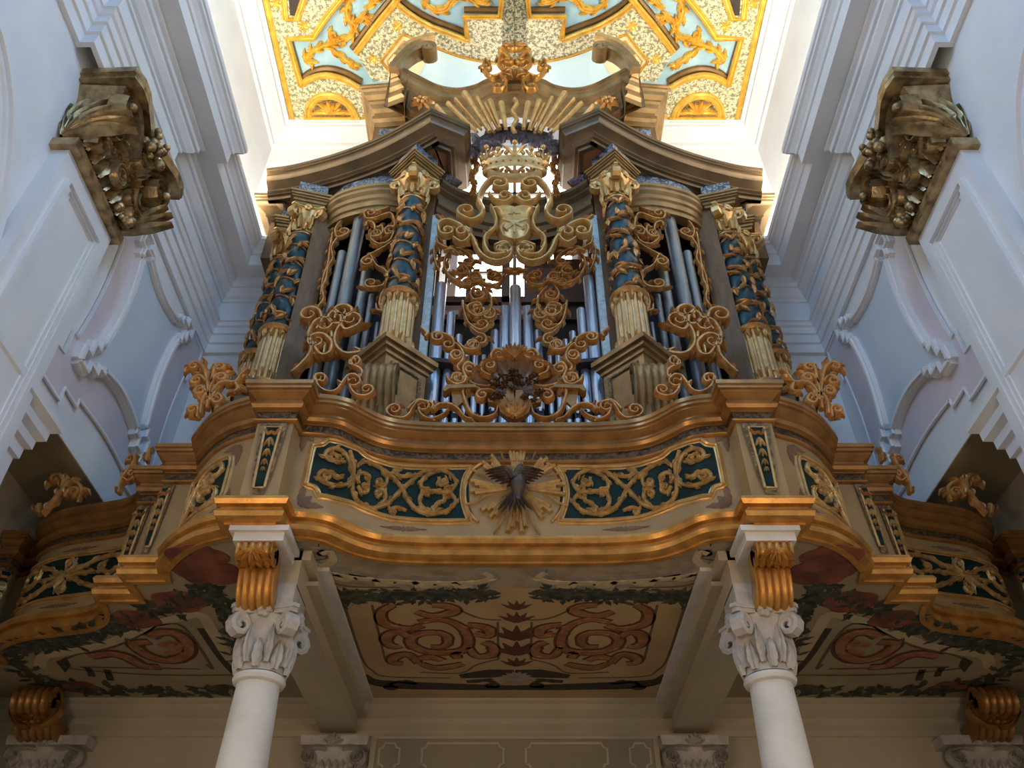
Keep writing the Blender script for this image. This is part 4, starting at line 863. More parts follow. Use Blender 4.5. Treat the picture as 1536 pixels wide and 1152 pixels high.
# ------------------------------------------------------------------ spiral columns
def spiral_column(cx, cy, label, group, zb=7.32, zt=10.38):
    t = thing('spiral_column', (cx, cy, zb), label, 'column', group)
    MB().lathe(cx, cy, [(.21, zb), (.21, zb+.04), (.225, zb+.06), (.21, zb+.09), (.185, zb+.11), (.19, zb+.13)], 24).build('base', 'gold_carve', t)
    z0, z1 = zb+.13, zb+.88
    fl = lambda r, a, z: r*(1-.10*(.5-.5*math.cos(14*a))**2)
    dr_ = MB().lathe(cx, cy, [(.178, z0), (.172, z1)], 112, rf=fl).build('fluted_drum', 'gold_pale', t)
    for k in range(14):
        a = 2*PI*(k+.5)/14; MB().tube([(cx+.166*math.cos(a), cy+.166*math.sin(a), z0+.12), (cx+.160*math.cos(a), cy+.160*math.sin(a), z1-.14)], .011, 5).build('flute_reed', 'flute_light', dr_)
    Mc = lambda q, z, h: (cx+(.175+h)*math.cos(q/.175), cy+(.175+h)*math.sin(q/.175), z)
    g = MB()
    for k in range(12):
        a = 2*PI*k/12*.175; leaf(g, a, z0, PI/2, .15, .038, Mc, .03, lobes=2); leaf(g, a, z1, -PI/2, .14, .036, Mc, .03, lobes=2)
    g.build('leaf_collar', 'gold_carve', t)
    MB().lathe(cx, cy, [(.18, z1-.02), (.205, z1), (.215, z1+.025), (.2, z1+.05), (.17, z1+.06)], 28).build('ring', 'gold_carve', t)
    sz0, sz1 = z1+.05, zt-.46; p = .31; n = 28; m = 46; vs = []; sg = 1 if cx < 0 else -1
    for j in range(m+1):
        z = sz0+(sz1-sz0)*j/m; r0 = .158-.022*j/m
        for i in range(n):
            a = 2*PI*i/n; q = (sg*a/(2*PI)+z/p) % 1.0; b = math.sin(PI*q)**.6
            r = r0*(.70+.36*b); vs.append((cx+r*math.cos(a), cy+r*math.sin(a), z))
    g = MB(); g.add(vs, [(j*n+i, j*n+(i+1) % n, (j+1)*n+(i+1) % n, (j+1)*n+i) for j in range(m) for i in range(n)]); g.build('spiral_shaft', 'teal', t, ang=80)
    turns = (sz1-sz0)/p; pts = []; N = int(turns*16)
    for i in range(N+1):
        u = i/N; z = sz0+.02+(sz1-sz0-.04)*u; a = -sg*2*PI*(z/p); r = (.158-.022*u)*.86; pts.append((cx+r*math.cos(a), cy+r*math.sin(a), z))
    g = MB().tube(pts, .016, 5); rr = random.Random(11)
    for i in range(2, N-1, 2):
        x, y, z = pts[i]; a = math.atan2(y-cy, x-cx); r = math.hypot(x-cx, y-cy)
        Ml = lambda q, zz, h: (cx+(r+.02+h)*math.cos(a+q/r), cy+(r+.02+h)*math.sin(a+q/r), z+zz)
        leaf(g, 0, 0, rr.uniform(.2, 2.9) if i % 4 else rr.uniform(-2.6, -.4), .145, .034, Ml, .026, .02, lobes=2)
        leaf(g, 0, 0, rr.uniform(0, 6.3), .11, .028, Ml, .026, .03, lobes=2)
        g.ball((cx+(r+.055)*math.cos(a), cy+(r+.055)*math.sin(a), z), .018, 6, 4)
    g.build('vine_garland', 'gold_carve', t)
    MB().lathe(cx, cy, [(.12, zt-.49), (.145, zt-.48), (.15, zt-.465), (.14, zt-.45), (.12, zt-.44)], 24).build('neck_ring', 'gold_carve', t)
    capital(t, 'gold_pale', cx, cy, zt-.45, zt, .15, 1.35, a0=PI/4 if abs(cx) < 2 else .25)
for s in (-1, 1):
    spiral_column(s*1.23, 6.2, 'spiral teal column with gilt vine standing beside the middle pipe bay', 'inner spiral columns')
    spiral_column(s*2.67, 6.75, 'spiral teal column with gilt vine at the outer edge of a bowed side bay', 'outer spiral columns')
    spiral_column(s*2.99, 7.16, 'spiral teal column half hidden behind the outer column next to the wall', 'rear spiral columns')
# ------------------------------------------------------------------ carved work (traced on the left, mirrored on the right)
def mk(cx0, cy0, k): return lambda l: [(cx0+x/k, cy0+y/k) for x, y in l]
def carve(par, nm, mt, paths, y, s, wd=.03, th=.04, leaves=.12, ll=.1, lw=.03, seed=1, off=0.0, split=True, ck=2.9):
    out = None
    g = MB(); wd *= .80; lw *= .85; th = max(th, 1.7*wd)
    fx = lambda c: None if c is None else (c[0], max(c[1]*.9, ck*wd), 1.2, 18)
    for pts, c1, c0 in paths:
        if split: g = MB()
        q = scroll([PY(u, v, y) for u, v in pts], 6, fx(c0), fx(c1)); M = lambda a, b, h: (a, y-off-h, b)
        ribbon(g, q, taper(wd*.7, wd, wd*.42), th, M, RINGC, lob=.18 if leaves else 0)
        e = q[-1]; g.ball((e[0], y-off-th*.5, e[1]), wd*.62, 8, 4, (1, 1.2, 1))
        if leaves: sprout(g, q, M, leaves, ll, lw, th*.8, th*.1, rnd=random.Random(seed), lobes=2)
        if split: sided(g, s).build(nm, mt, par)
    if not split: sided(g, s).build(nm, mt, par)
K6 = mk(620, 170, 4.114); K1 = mk(630, 300, 5.236); K2 = mk(440, 280, 3.6); K3 = mk(630, 500, 5.297); KR = mk(420, 560, 6.4); KF = mk(270, 520, 5.76); KW = mk(0, 680, 4.43)
# coat of arms
ya = 6.02
ca = thing('coat_of_arms', (0, ya, 9.3), 'pale gilded scrolled shield with a relief emblem under an open crown', 'coat of arms')
sh = [PY(u, v, ya) for u, v in K6([(470, 592), (530, 575), (580, 578), (625, 590)])]; shp = sh+[(-x, z) for x, z in reversed(sh[:-1])]
lo = [PY(u, v, ya) for u, v in K6([(625, 838), (570, 815), (530, 770), (515, 730), (520, 670), (500, 625)])]
out = shp+[(-x, z) for x, z in lo[::-1][:-1]]+lo
g = MB(); n = len(out); cxz = (0, sum(p[1] for p in out)/n); vs = [(a, ya+.05, b) for a, b in out]+[(a, ya-.02, b) for a, b in out]+[(a*.6, ya-.10, cxz[1]+(b-cxz[1])*.65) for a, b in out]
g.add(vs, [(i, (i+1) % n, n+(i+1) % n, n+i) for i in range(n)]+[(n+i, n+(i+1) % n, 2*n+(i+1) % n, 2*n+i) for i in range(n)]+[tuple(range(2*n, 3*n)), tuple(reversed(range(n)))]); g.build('shield', 'gold_pale', ca)
Ma = planeY(ya-.10)
def a6(l): return [PY(u, v, ya-.10) for u, v in K6(l)]
g = MB(); ribbon(g, a6([(622, 600), (624, 735)]), .012, .015, Ma, RINGF); ribbon(g, a6([(585, 620), (662, 617)]), .012, .015, Ma, RINGF); g.build('emblem_cross', 'gold_relief', ca, smooth=False)
for l in ([(550, 655), (610, 672), (680, 700)], [(700, 655), (630, 675), (565, 715)]):
    g = MB(); ribbon(g, cr(a6(l), 4), taper(.02, .026, .03), .022, Ma, RINGR); g.build('emblem_arm', 'gold_relief', ca)
for s in (-1, 1):
    carve(ca, 'scroll', 'gold_pale', [(K6(a), c1, c0) for a, c1, c0 in (
        ([(545, 432), (480, 432), (425, 490), (405, 560), (428, 615), (415, 662), (355, 688), (285, 655)], (1, .05), (1, .05)),)], ya, s, .045, .09, 0)
    carve(ca, 'scroll', 'gold_pale', [(K6(a), c1, c0) for a, c1, c0 in (
        ([(480, 600), (512, 680), (498, 742), (445, 790), (445, 850), (480, 900), (545, 905)], (1, .05), None),
        ([(165, 765), (160, 715), (210, 692), (290, 722), (365, 795), (400, 870), (445, 922), (520, 945), (590, 920), (612, 870)], (1, .05), (-1, .06)),
        ([(470, 520), (500, 560), (560, 580), (600, 560)], (-1, .04), None), ([(540, 745), (560, 790), (600, 810), (622, 815)], None, (-1, .03)),
        ([(500, 850), (560, 830), (600, 850)], (-1, .03), None), ([(250, 800), (300, 830), (345, 800), (350, 760)], (-1, .03), None))], ya, s, .036, .075, .25, .11, .035, off=.02)
    carve(ca, 'acanthus_spray', 'gold_carve', [(K6(a), None, None) for a in ([(140, 640), (170, 660), (210, 700)], [(430, 740), (460, 750), (500, 740)], [(190, 860), (240, 850), (280, 880)])], ya, s, .02, .04, .06, .12, .035)
# crown
ycr = 6.02; zr = PY(772, 262, ycr)[1]
EL = .34
def flat(mb):
    mb.v = [(x, ycr+(y-ycr)*EL, z) for x, y, z in mb.v]; return mb
cw = flat(MB().lathe(0, ycr, [(.36, zr), (.395, zr+.02), (.40, zr+.05), (.38, zr+.07), (.385, zr+.16), (.41, zr+.18), (.425, zr+.21), (.40, zr+.225), (.37, zr+.22), (.345, zr+.04), (.36, zr)], 56, caps=False)).build('crown', 'gold_pale', ca)
for k in range(12):
    a = 2*PI*k/12-PI/2; x, y = .41*math.cos(a), ycr+.41*EL*math.sin(a); g = MB()
    Mcr = lambda q, z, h: (x+q*max(.35, abs(math.sin(a)))*(1 if math.sin(a) < 0 else -1), y-h+q*.3*math.cos(a), zr+z)
    hgt = .27 if k % 2 == 0 else .15
    for d in (-.6, 0, .6): leaf(g, 0, .20, PI/2+d, hgt, .04, Mcr, .03, .0, lobes=1)
    g.ball((x, y-.01, zr+.20+hgt), .036); g.build('crown_fleuron', 'gold_pale', cw)
for k in range(12):
    a = 2*PI*(k+.5)/12-PI/2; x, y = .405*math.cos(a), ycr+.405*EL*math.sin(a)
    MB().ball((x, y, zr+.27), .032).build('crown_pearl', 'gold_pale', cw)
for k in range(26):
    a = 2*PI*k/26; flatb = MB().ball((.392*math.cos(a), ycr+.392*EL*math.sin(a), zr+.115), .018, 6, 4); flatb.build('crown_bead', 'gold_carve', cw)
# middle pipe shades
for s in (-1, 1):
    t = thing('pipe_shade', (s*.6, 6.34, 8.2), 'pierced gilded leaf scroll hanging beside the shield over the middle pipes', 'carving', 'carved shades of the middle bay')
    carve(t, 'scroll', 'gold_carve', [(K1(a), c1, c0) for a, c1, c0 in (
        ([(245, 415), (200, 470), (198, 550), (248, 630), (330, 672), (430, 672), (510, 640)], None, None), ([(370, 640), (455, 640), (540, 685), (620, 672), (642, 620), (600, 585)], (1, .04), (1, .04)),
        ([(315, 610), (298, 560), (335, 532), (372, 560)], (-1, .03), None), ([(430, 700), (398, 750), (425, 802), (485, 790)], (1, .03), None), ([(490, 700), (552, 770), (562, 850), (530, 912), (450, 932), (388, 900), (380, 850), (430, 828)], (-1, .04), None),
        ([(335, 810), (345, 880), (368, 960), (412, 1012), (480, 1040), (525, 1015)], (1, .03), None), ([(400, 1020), (450, 1062), (505, 1080), (520, 1115)], (-1, .03), None), ([(230, 405), (300, 400), (380, 440), (420, 490)], (-1, .03), None),
        ([(390, 600), (450, 590), (480, 620)], (1, .02), None), ([(420, 860), (470, 850), (500, 880)], (-1, .02), None), ([(560, 860), (590, 900), (585, 930)], (-1, .02), None))], 6.32, s, .028, .05, .075, .12, .034, seed=5)
    carve(t, 'leaf_spray', 'gold_carve', [(K1(a), None, None) for a in ([(130, 300), (150, 360), (220, 400), (250, 420)], [(120, 360), (110, 440), (130, 520), (150, 560)], [(140, 130), (180, 170), (215, 200)], [(650, 560), (700, 570), (760, 570)])], 6.33, s, .022, .045, .06, .13, .035, seed=6)
    # upper carving of the side bay
    t = thing('side_pipe_shade', (s*1.6, 6.42, 9.0), 'pierced gilded scroll panel hung between the side pipes and the inner spiral column', 'carving', 'carved shades of the side bays')
    carve(t, 'scroll', 'gold_carve', [(K2(a), c1, c0) for a, c1, c0 in (
        ([(385, 165), (400, 190), (450, 185), (520, 160), (545, 190), (548, 250), (525, 305), (475, 328), (430, 308), (415, 275)], (-1, .05), (1, .04)), ([(395, 232), (402, 208), (435, 215), (442, 250), (415, 285)], None, None),
        ([(535, 270), (505, 275), (495, 255)], (-1, .02), None), ([(380, 405), (440, 372), (500, 340), (540, 310)], None, (1, .03)), ([(420, 385), (450, 440), (500, 470), (512, 510), (482, 552), (420, 562)], (-1, .03), None),
        ([(505, 560), (478, 600), (470, 650), (482, 690)], (1, .03), None), ([(455, 240), (480, 230), (485, 260), (470, 280)], (-1, .02), None), ([(400, 145), (450, 150), (520, 130)], None, None), ([(505, 440), (535, 400), (525, 360)], None, None), ([(480, 690), (455, 680), (450, 650)], None, None))], 6.40, s, .032, .06, .085, .13, .038, seed=7)
    t = thing('narrow_pipe_shade', (s*2.2, 6.6, 8.6), 'narrow strip of gilded leaf carving along the outer post of a side bay', 'carving', 'narrow carved strips of the side bays')
    carve(t, 'scroll', 'gold_carve', [(K2(a), c1, c0) for a, c1, c0 in (
        ([(318, 165), (270, 190), (230, 240), (240, 285), (290, 270)], (1, .03), None), ([(240, 290), (210, 340), (215, 400), (190, 450), (180, 510), (160, 560), (165, 620), (140, 660), (120, 730)], (1, .03), None), ([(215, 260), (200, 350), (190, 430), (165, 500), (150, 590)], None, None))], 6.62, s, .03, .05, .07, .12, .036, seed=8)
    # carved swag crossing the side pipes
    t = thing('carved_swag', (s*1.9, 6.25, 7.3), 'heavy gilded cartouche of scrolls and shellwork across the feet of the side pipes', 'carving', 'carved swags of the side bays')
    carve(t, 'scroll', 'gold_carve', [(K2(a), c1, c0) for a, c1, c0 in (
        ([(205, 715), (235, 698), (262, 730), (265, 775), (290, 800), (335, 785), (360, 768)], (1, .03), (-1, .03)), ([(262, 770), (235, 820), (235, 880), (280, 925), (350, 925), (410, 900), (440, 895)], (1, .03), None), ([(265, 720), (300, 730), (318, 715)], (1, .02), None),
        ([(0, 1030), (50, 985), (95, 930), (105, 870), (90, 820), (120, 760)], (-1, .04), None), ([(105, 860), (150, 930), (200, 925), (215, 870), (180, 830)], (-1, .04), None), ([(340, 900), (400, 930), (430, 960)], (-1, .03), None), ([(130, 800), (160, 750), (150, 700)], (1, .03), None))], 6.28, s, .048, .09, .10, .15, .05, seed=9)
    carve(t, 'shellwork', 'gold_pale', [(K2(a), None, None) for a in ([(130, 770), (150, 830), (140, 900)], [(170, 760), (180, 840), (170, 920)], [(100, 800), (125, 860), (120, 930)], [(205, 780), (215, 850), (200, 900)])], 6.30, s, .05, .07, .09, .1, .04, seed=10)
# ------------------------------------------------------------------ sunburst and cloud garland in front of the window
ys = 6.14
sb = thing('sunburst', (0, ys, 12.0), 'gilded sunburst of straight and wavy rays rising behind the crown', 'sunburst')
rays = [((655, 160), (695, 205), 3.2), ((672, 156), (716, 200), 4), ((697, 140), (735, 200), 5.5), ((716, 148), (742, 200), 4), ((735, 152), (750, 195), 5), ((752, 155), (759, 195), 5), ((683, 150), (722, 196), 2.5), ((728, 158), (747, 196), 2.5)]
for s in (-1, 1):
    for (a, b, wd) in rays:
        A, B = PY(*a, ys), PY(*b, ys); g = MB(); ribbon(g, [A, B], taper(wd*.009, wd*.007, wd*.005), .05, planeY(ys), RINGR); sided(g, s).build('ray', 'gold_pale', sb, smooth=False)
A, B = PY(772, 150, ys), PY(772, 200, ys); g = MB(); ribbon(g, cr([(A[0]+.03*math.sin(i*1.6), A[1]+(B[1]-A[1])*i/8) for i in range(9)], 3), .03, .05, planeY(ys), RINGR); g.build('wavy_ray', 'gold_pale', sb)
cg = thing('cloud_garland', (0, 6.3, 11.6), 'arched garland of dark grey carved clouds and leaves over the crown', 'carving')
rr = random.Random(21)
for k in range(21):
    a = PI*(.20+.60*k/20); u = 772-70*math.cos(a); v = 262-58*math.sin(a)
    x, z = PY(u, v, 6.3); g = MB(); Mg = lambda p, q, h: (p, 6.3-h, q)
    for i in range(5): leaf(g, x+rr.gauss(0, .04), z+rr.gauss(0, .04), rr.uniform(0, 6.3), .20, .06, Mg, .06, rr.uniform(0, .06), bend=rr.uniform(-1, 1), lobes=2)
    g.ball((x, 6.3, z), .085, 8, 5, (1.1, .7, .9)); q = scroll([(x-.06, z), (x, z+.05), (x+.06, z+.02)], 4, None, (-1, .05, 1.2)); ribbon(g, q, .025, .06, Mg, RING, .05)
    g.build('cloud_tuft', 'cloud_grey', cg)
for s in (-1, 1):
    t = thing('gilded_festoon', (s*.62, 6.45, 10.9), 'hanging gilded festoon of leaves beside the crown before the bright window', 'carving', 'festoons beside the crown')
    for nm, l in (('garland_head', [(716, 228), (712, 240), (716, 252)]), ('garland_drop', [(716, 252), (708, 265), (712, 282), (706, 296)]), ('garland_loop', [(722, 236), (735, 243), (745, 262)])):
        q = cr([PY(u, v, 6.45) for u, v in l], 6); g = MB(); ribbon(g, q, .03, .05, planeY(6.45)); sprout(g, q, planeY(6.45), .05, .09, .03, .05, both=True, rnd=random.Random(2), lobes=2); sided(g, s).build(nm, 'gold_carve', t)
# ------------------------------------------------------------------ upper storey with the curved crowning cornice
up = thing('crowning_pediment', (0, 6.6, 11.1), 'curved bronze crowning cornice on two piers touching the painted ceiling', 'pediment')
C2 = [(-.26, 13.0), (0, 13.0), (0, 12.955), (-.02, 12.945), (-.02, 12.90), (-.05, 12.88), (-.07, 12.82), (-.13, 12.78), (-.13, 12.73), (-.16, 12.71), (-.18, 12.62), (-.23, 12.58), (-.23, 12.50), (-.21, 12.48), (-.21, 12.40), (-.25, 12.36), (-.25, 12.24), (-.26, 12.24)]
hp = [(-2.26, 7.5), (-2.26, 6.37), (-1.80, 6.33), (-1.785, 6.01)]+cr([(-1.76, 6.0), (-1.4, 6.21), (-1.12, 6.36), (-.85, 6.41), (-.59, 6.36), (-.41, 6.27), (-.12, 6.19), (0, 6.18)], 4)
fp = hp+[(-x, y) for x, y in reversed(hp[:-1])]
MB().sweep(fp, C2, closed_prof=True).build('crowning_cornice', 'bronze_light', up, ang=25)
for s in (-1, 1): sided(MB().slab([(-2.0, 7.5), (-2.0, 6.63), (-1.54, 6.58), (-1.52, 6.30), (-1.28, 6.46), (-1.2, 7.5)], lambda a, b, h: (a, b, h), 12.27, 12.98), s).build('cornice_core', 'case_brown', up, smooth=False)
for s in (-1, 1):
    sided(MB().box(-2.0, -1.15, 6.60, 7.5, 10.9, 12.4), s).build('pier', 'case_brown', up, smooth=False)
    sided(MB().box(-1.92, -1.25, 6.57, 6.61, 11.3, 12.15), s).build('pier_panel', 'marble_blue', up, smooth=False)
    g = MB(); x, z = PY(633, 155, 6.3); Mg = planeY(6.3)
    for i in range(7): leaf(g, x, z, i*.9, .18, .045, Mg, .06, lobes=2)
    for i in range(6): g.ball((x+.06*math.cos(i), 6.24, z+.05*math.sin(i)), .035)
    sided(g, s).build('flower_boss', 'gold_carve', up)
    t = thing('pediment_volute', (s*1.5, 6.1, 13.0), 'bronze scroll volute rising from the crowning cornice under the ceiling', 'volute', 'volutes on the crowning cornice')
    q = scroll([PY(u, v, 6.1) for u, v in ((592, 112), (603, 96), (620, 83), (640, 76))], 5, None, (-1, .09, 1.3))
    g = MB(); ribbon(g, q, taper(.075, .055, .035), 1, lambda a, b, h: (a, 6.1+.10*h, b), ((-1, -1), (-.4, -1.25), (.3, -1.1), (1, -1.3), (1, 1), (-1, 1))); sided(g, s).build('volute_band', 'bronze_light', t)
    e = q[-1]; sided(MB().ball((e[0], 6.0, e[1]), .05, 10, 6), s).build('volute_eye', 'bronze_light', t)
    q = scroll([PY(u, v, 6.12) for u, v in ((594, 96), (612, 78), (635, 68), (652, 64))], 5); g = MB(); ribbon(g, q, .022, 1, lambda a, b, h: (a, 6.12+.13*h, b), ((-1, -1), (1, -1.2), (1, 1), (-1, 1))); sided(g, s).build('volute_cap', 'gold_pale', t)
    # small block ornament on the great cornice
    x, y = -2.85, 6.75; t = thing('cornice_ornament', (s*2.85, 6.75, 11.19), 'small gilded leaf ornament lying on top of the great cornice', 'ornament', 'leaf ornaments on the great cornice')
    sided(MB().box(x-.22, x+.22, y-.12, y+.12, 11.19, 11.27), s).build('block', 'bronze_wood', t, smooth=False); g = MB()
    for i in range(7): leaf(g, x, 11.26, PI*(i+.5)/7, .22, .05, planeY(y-.05), .07)
    sided(g, s).build('leaf_fan', 'gold_pale', t)
yc2 = 6.16
t = thing('crest_cartouche', (0, yc2, 13.0), 'gilded rococo cartouche with leaves crowning the middle of the top cornice', 'cartouche')
KC = mk(380, 0, 1.969)
for s in (-1, 1):
    carve(t, 'scroll', 'gold_bright', [(KC(a), c1, c0) for a, c1, c0 in (
        ([(765, 185), (735, 168), (725, 195), (745, 215), (765, 222)], None, (1, .03)), ([(700, 205), (685, 185), (683, 215), (705, 235), (735, 228), (765, 235)], None, (-1, .04)), ([(728, 232), (745, 245), (742, 265), (730, 272)], (-1, .03), None),
        ([(745, 160), (735, 148), (755, 138), (770, 145)], (-1, .02), None))], yc2, s, .04, .07, .12, .12, .04, seed=12, ck=2.2)
for nm, yy in (('leaf_crown', 150), ('leaf_drop', 215)):
    x, z = PY(772, yy/1.969, yc2); g = MB()
    for i in range(7): leaf(g, 0, z, (PI*(i+.5)/7) if yy < 200 else -PI*(i+.5)/7, .20, .05, planeY(yc2-.03), .06, lobes=2)
    g.build(nm, 'gold_carve', t)
# ------------------------------------------------------------------ carvings along the gallery rail
yr = 5.12
t = thing('rail_crest', (0, yr, 5.62), 'gilded openwork crest with a brown shell and flowers on the gallery rail', 'carving')
for s in (-1, 1):
    carve(t, 'scroll', 'gold_carve', [(K3(a), c1, c0) for a, c1, c0 in (
        ([(30, 580), (0, 620), (25, 690), (100, 702), (180, 672), (225, 630)], None, (1, .03)), ([(105, 632), (150, 592), (230, 585), (300, 622), (360, 690), (420, 708)], None, None),
        ([(450, 510), (475, 470), (410, 455), (345, 480), (362, 560), (395, 640), (455, 685), (530, 692), (600, 660), (622, 590)], None, None),
        ([(430, 280), (380, 258), (345, 300), (365, 365), (420, 425), (520, 447), (600, 440)], None, (-1, .03)), ([(215, 360), (235, 400), (295, 432), (345, 420)], (1, .02), None), ([(250, 395), (270, 350), (310, 345)], (-1, .02), None))], yr, s, .028, .05, .10, .06, .022, seed=13, ck=2.2)
    carve(t, 'scroll', 'gold_carve', [(K3(a), c1, c0) for a, c1, c0 in (
        ([(575, 265), (568, 195), (610, 155), (660, 172)], (-1, .025), None), ([(565, 365), (495, 330), (488, 275), (535, 250)], (-1, .025), None), ([(320, 330), (300, 290), (340, 240), (345, 190), (320, 140), (270, 100)], None, None), ([(250, 215), (280, 240), (325, 225), (335, 190)], None, (-1, .02)),
        ([(100, 60), (110, 28), (180, 30), (250, 60), (275, 110)], (-1, .03), (1, .025)), ([(45, 55), (60, 30), (30, 0), (10, -20)], None, None), ([(380, 130), (440, 150), (460, 120)], (1, .02), None), ([(300, 100), (360, 150), (420, 160)], (1, .015), None), ([(490, 480), (560, 480), (600, 500)], None, (-1, .02)))], yr, s, .028, .055, .10, .07, .024, seed=14, ck=2.2)
    g = MB(); g.slab([PY(u, v, yr) for u, v in K3([(185, 490), (215, 452), (440, 448), (450, 470), (240, 480), (200, 505)])], planeY(yr), -.02, .07); sided(g, s).build('ledge', 'gold_rail', t, smooth=False)
    g = MB(); g.slab([PY(u, v, yr) for u, v in K3([(250, 480), (330, 480), (345, 560), (300, 600), (265, 570)])], planeY(yr), 0, .03); sided(g, s).build('ledge_bracket', 'gold_rail', t, smooth=False)
    g = MB(); g.slab([PY(u, v, yr) for u, v in K3([(757, 490), (690, 488), (680, 540), (640, 560), (540, 556), (545, 582), (620, 600), (640, 660), (690, 700), (757, 712)])], planeY(yr), 0, .06); sided(g, s).build('crest_base', 'gold_rail', t, smooth=False)
g = MB(); x, z = PY(772, 632, yr)
for i in range(5): leaf(g, 0, z, PI/2+(i-2)*.55, .20, .04, planeY(yr-.05), .04, bend=(2-i)*.4)
g.build('palmette', 'gold_carve', t)
cx, cz = PY(772, 586, yr); R = PY(772, 538, yr)[1]-cz
g = MB(); vs = [(0, yr+.02, cz)]; nn = 72
for j, k in ((1, .45), (2, .8), (3, 1.0)):
    for i in range(nn+1):
        a = -.25+(PI+.5)*i/nn; rr_ = R*k*(1+(.05*abs(math.cos(9.5*a)) if j == 3 else 0)); vs.append((rr_*1.04*math.cos(a), yr+(.03, .01, -.05)[j-1]-.012*math.cos(19*a)*(j > 1), cz+rr_*math.sin(a)))
fs = [(0, 1+i, 2+i) for i in range(nn)]+[(1+j*(nn+1)+i, 1+j*(nn+1)+i+1, 1+(j+1)*(nn+1)+i+1, 1+(j+1)*(nn+1)+i) for j in range(2) for i in range(nn)]
g.add(vs, fs); sh_ = g.build('shell', 'shell_brown', t)
g = MB(); ribbon(g, [(R*1.05*(1+.03*math.cos(19*a))*math.cos(a), cz+R*1.02*(1+.03*math.cos(19*a))*math.sin(a)) for a in [-.25+(PI+.5)*i/60 for i in range(61)]], .018, .04, planeY(yr-.03)); g.build('shell_rim', 'gold_carve', sh_)
rr = random.Random(31)
for (a, b, n) in ((0, .10, 12), (-.12, .03, 6), (.12, .03, 6), (0, .02, 7), (-.16, -.12, 6), (.16, -.12, 6)):
    for k in range(n):
        x, z = a+rr.gauss(0, .045), cz+b+rr.gauss(0, .03); g = MB(); Mg = planeY(yr-.05-rr.uniform(0, .05))
        for i in range(5): leaf(g, x, z, i*1.26+k, .032, .014, Mg, .018, lobes=1)
        g.ball(Mg(x, z, .012), .010, 6, 4); g.build('flower', 'flower_dark', sh_)
x, z = PY(772, 538, yr); g = MB()
for i in range(7): leaf(g, 0, z-.03, PI/2+(i-3)*.42, .17, .035, planeY(yr-.03), .05, bend=(3-i)*.35)
g.build('leaf_crown', 'gold_carve', t)
for s in (-1, 1):
    t = thing('rail_scroll', (s*1.2, 4.9, 5.62), 'gilded double S-scroll on the bowed rail beside the pilaster block', 'carving', 'S-scrolls on the rail')
    carve(t, 'scroll', 'gold_carve', [(KR(a), c1, c0) for a, c1, c0 in (
        ([(350, 60), (372, 140), (430, 190), (500, 205), (560, 180), (612, 110), (660, 52), (725, 42), (772, 80)], (-1, .025), None), ([(660, 75), (675, 140), (700, 195), (745, 235), (820, 245), (875, 225)], (1, .04), None), ([(560, 100), (590, 120), (600, 150)], None, None), ([(385, 100), (420, 110), (440, 90)], (1, .015), None),
        ([(770, 75), (795, 30), (770, -20), (710, -50), (690, -90), (730, -130), (760, -120)], (-1, .02), None))], 4.80, s, .022, .045, .2, .05, .02, seed=15)
    t = thing('rail_volute', (s*.95, 5.1, 5.62), 'gilded leafy volute on the rail at the foot of the column pedestal', 'carving', 'volutes on the rail')
    carve(t, 'scroll', 'gold_carve', [(KR(a), c1, c0) for a, c1, c0 in (([(1090, 440), (1180, 455), (1240, 420), (1290, 340), (1340, 290), (1400, 295)], (-1, .025), None), ([(1130, 455), (1060, 430), (1030, 390), (1050, 350)], (-1, .025), None), ([(1330, 330), (1345, 400), (1400, 450), (1480, 470)], None, None), ([(1230, 370), (1300, 300), (1370, 270)], None, None))], 5.08, s, .022, .045, .09, .07, .022, seed=16)
    t = thing('acanthus_finial', (s*2.3, 5.0, 5.62), 'upright gilded acanthus plant on the curved rail beside the outer columns', 'finial', 'acanthus finials on the rail')
    carve(t, 'leaf_stem', 'gold_carve', [(KF(a), c1, c0) for a, c1, c0 in (
        ([(245, 560), (255, 470), (255, 380), (240, 280), (215, 200), (165, 165)], (1, .025), None), ([(255, 460), (280, 360), (300, 260), (320, 190), (350, 175)], (-1, .02), None), ([(240, 420), (200, 370), (160, 385)], (1, .02), None), ([(240, 330), (190, 280), (140, 290)], (1, .025), None), ([(270, 360), (310, 290), (355, 265)], (-1, .02), None),
        ([(270, 480), (300, 400), (360, 340), (420, 330), (490, 330), (540, 270), (600, 220)], None, None), ([(300, 480), (340, 440), (370, 460)], (-1, .025), None), ([(190, 610), (200, 520), (220, 460)], (1, .02), None), ([(160, 640), (170, 560)], (1, .02), None), ([(490, 340), (510, 390), (480, 420)], None, None))], 4.98, s, .034, .05, .055, .10, .045, seed=17, ck=1.5)
    t = thing('wing_finial', (s*3.9, 6.2, 5.62), 'curled gilded leaf finial on the rail of a side wing', 'finial', 'finials on the side wings')
    carve(t, 'leaf_stem', 'gold_carve', [(KW(a), c1, c0) for a, c1, c0 in (([(290, 420), (360, 340), (415, 265), (470, 212), (530, 222), (552, 275), (530, 330)], None, None), ([(415, 265), (430, 200), (405, 165)], (1, .03), None), ([(265, 420), (260, 380), (275, 355)], None, None), ([(440, 310), (470, 260), (510, 250)], (-1, .03), None))], 6.25, s, .035, .06, .07, .11, .05, seed=18, ck=1.6)
    t = thing('rail_leaf', (s*3.2, 5.9, 5.62), 'slender gilded leaf scroll leaning on the stepped rail blocks', 'finial', 'leaf scrolls by the stepped blocks')
    carve(t, 'leaf_stem', 'gold_carve', [(KW(a), c1, c0) for a, c1, c0 in (([(800, 280), (815, 200), (850, 140), (890, 90), (905, 50)], (1, .02), None), ([(830, 180), (870, 200), (910, 160)], (-1, .03), None), ([(985, 70), (990, 20), (1000, -20)], None, None))], 5.85, s, .028, .05, .06, .08, .035, seed=19, ck=1.6)
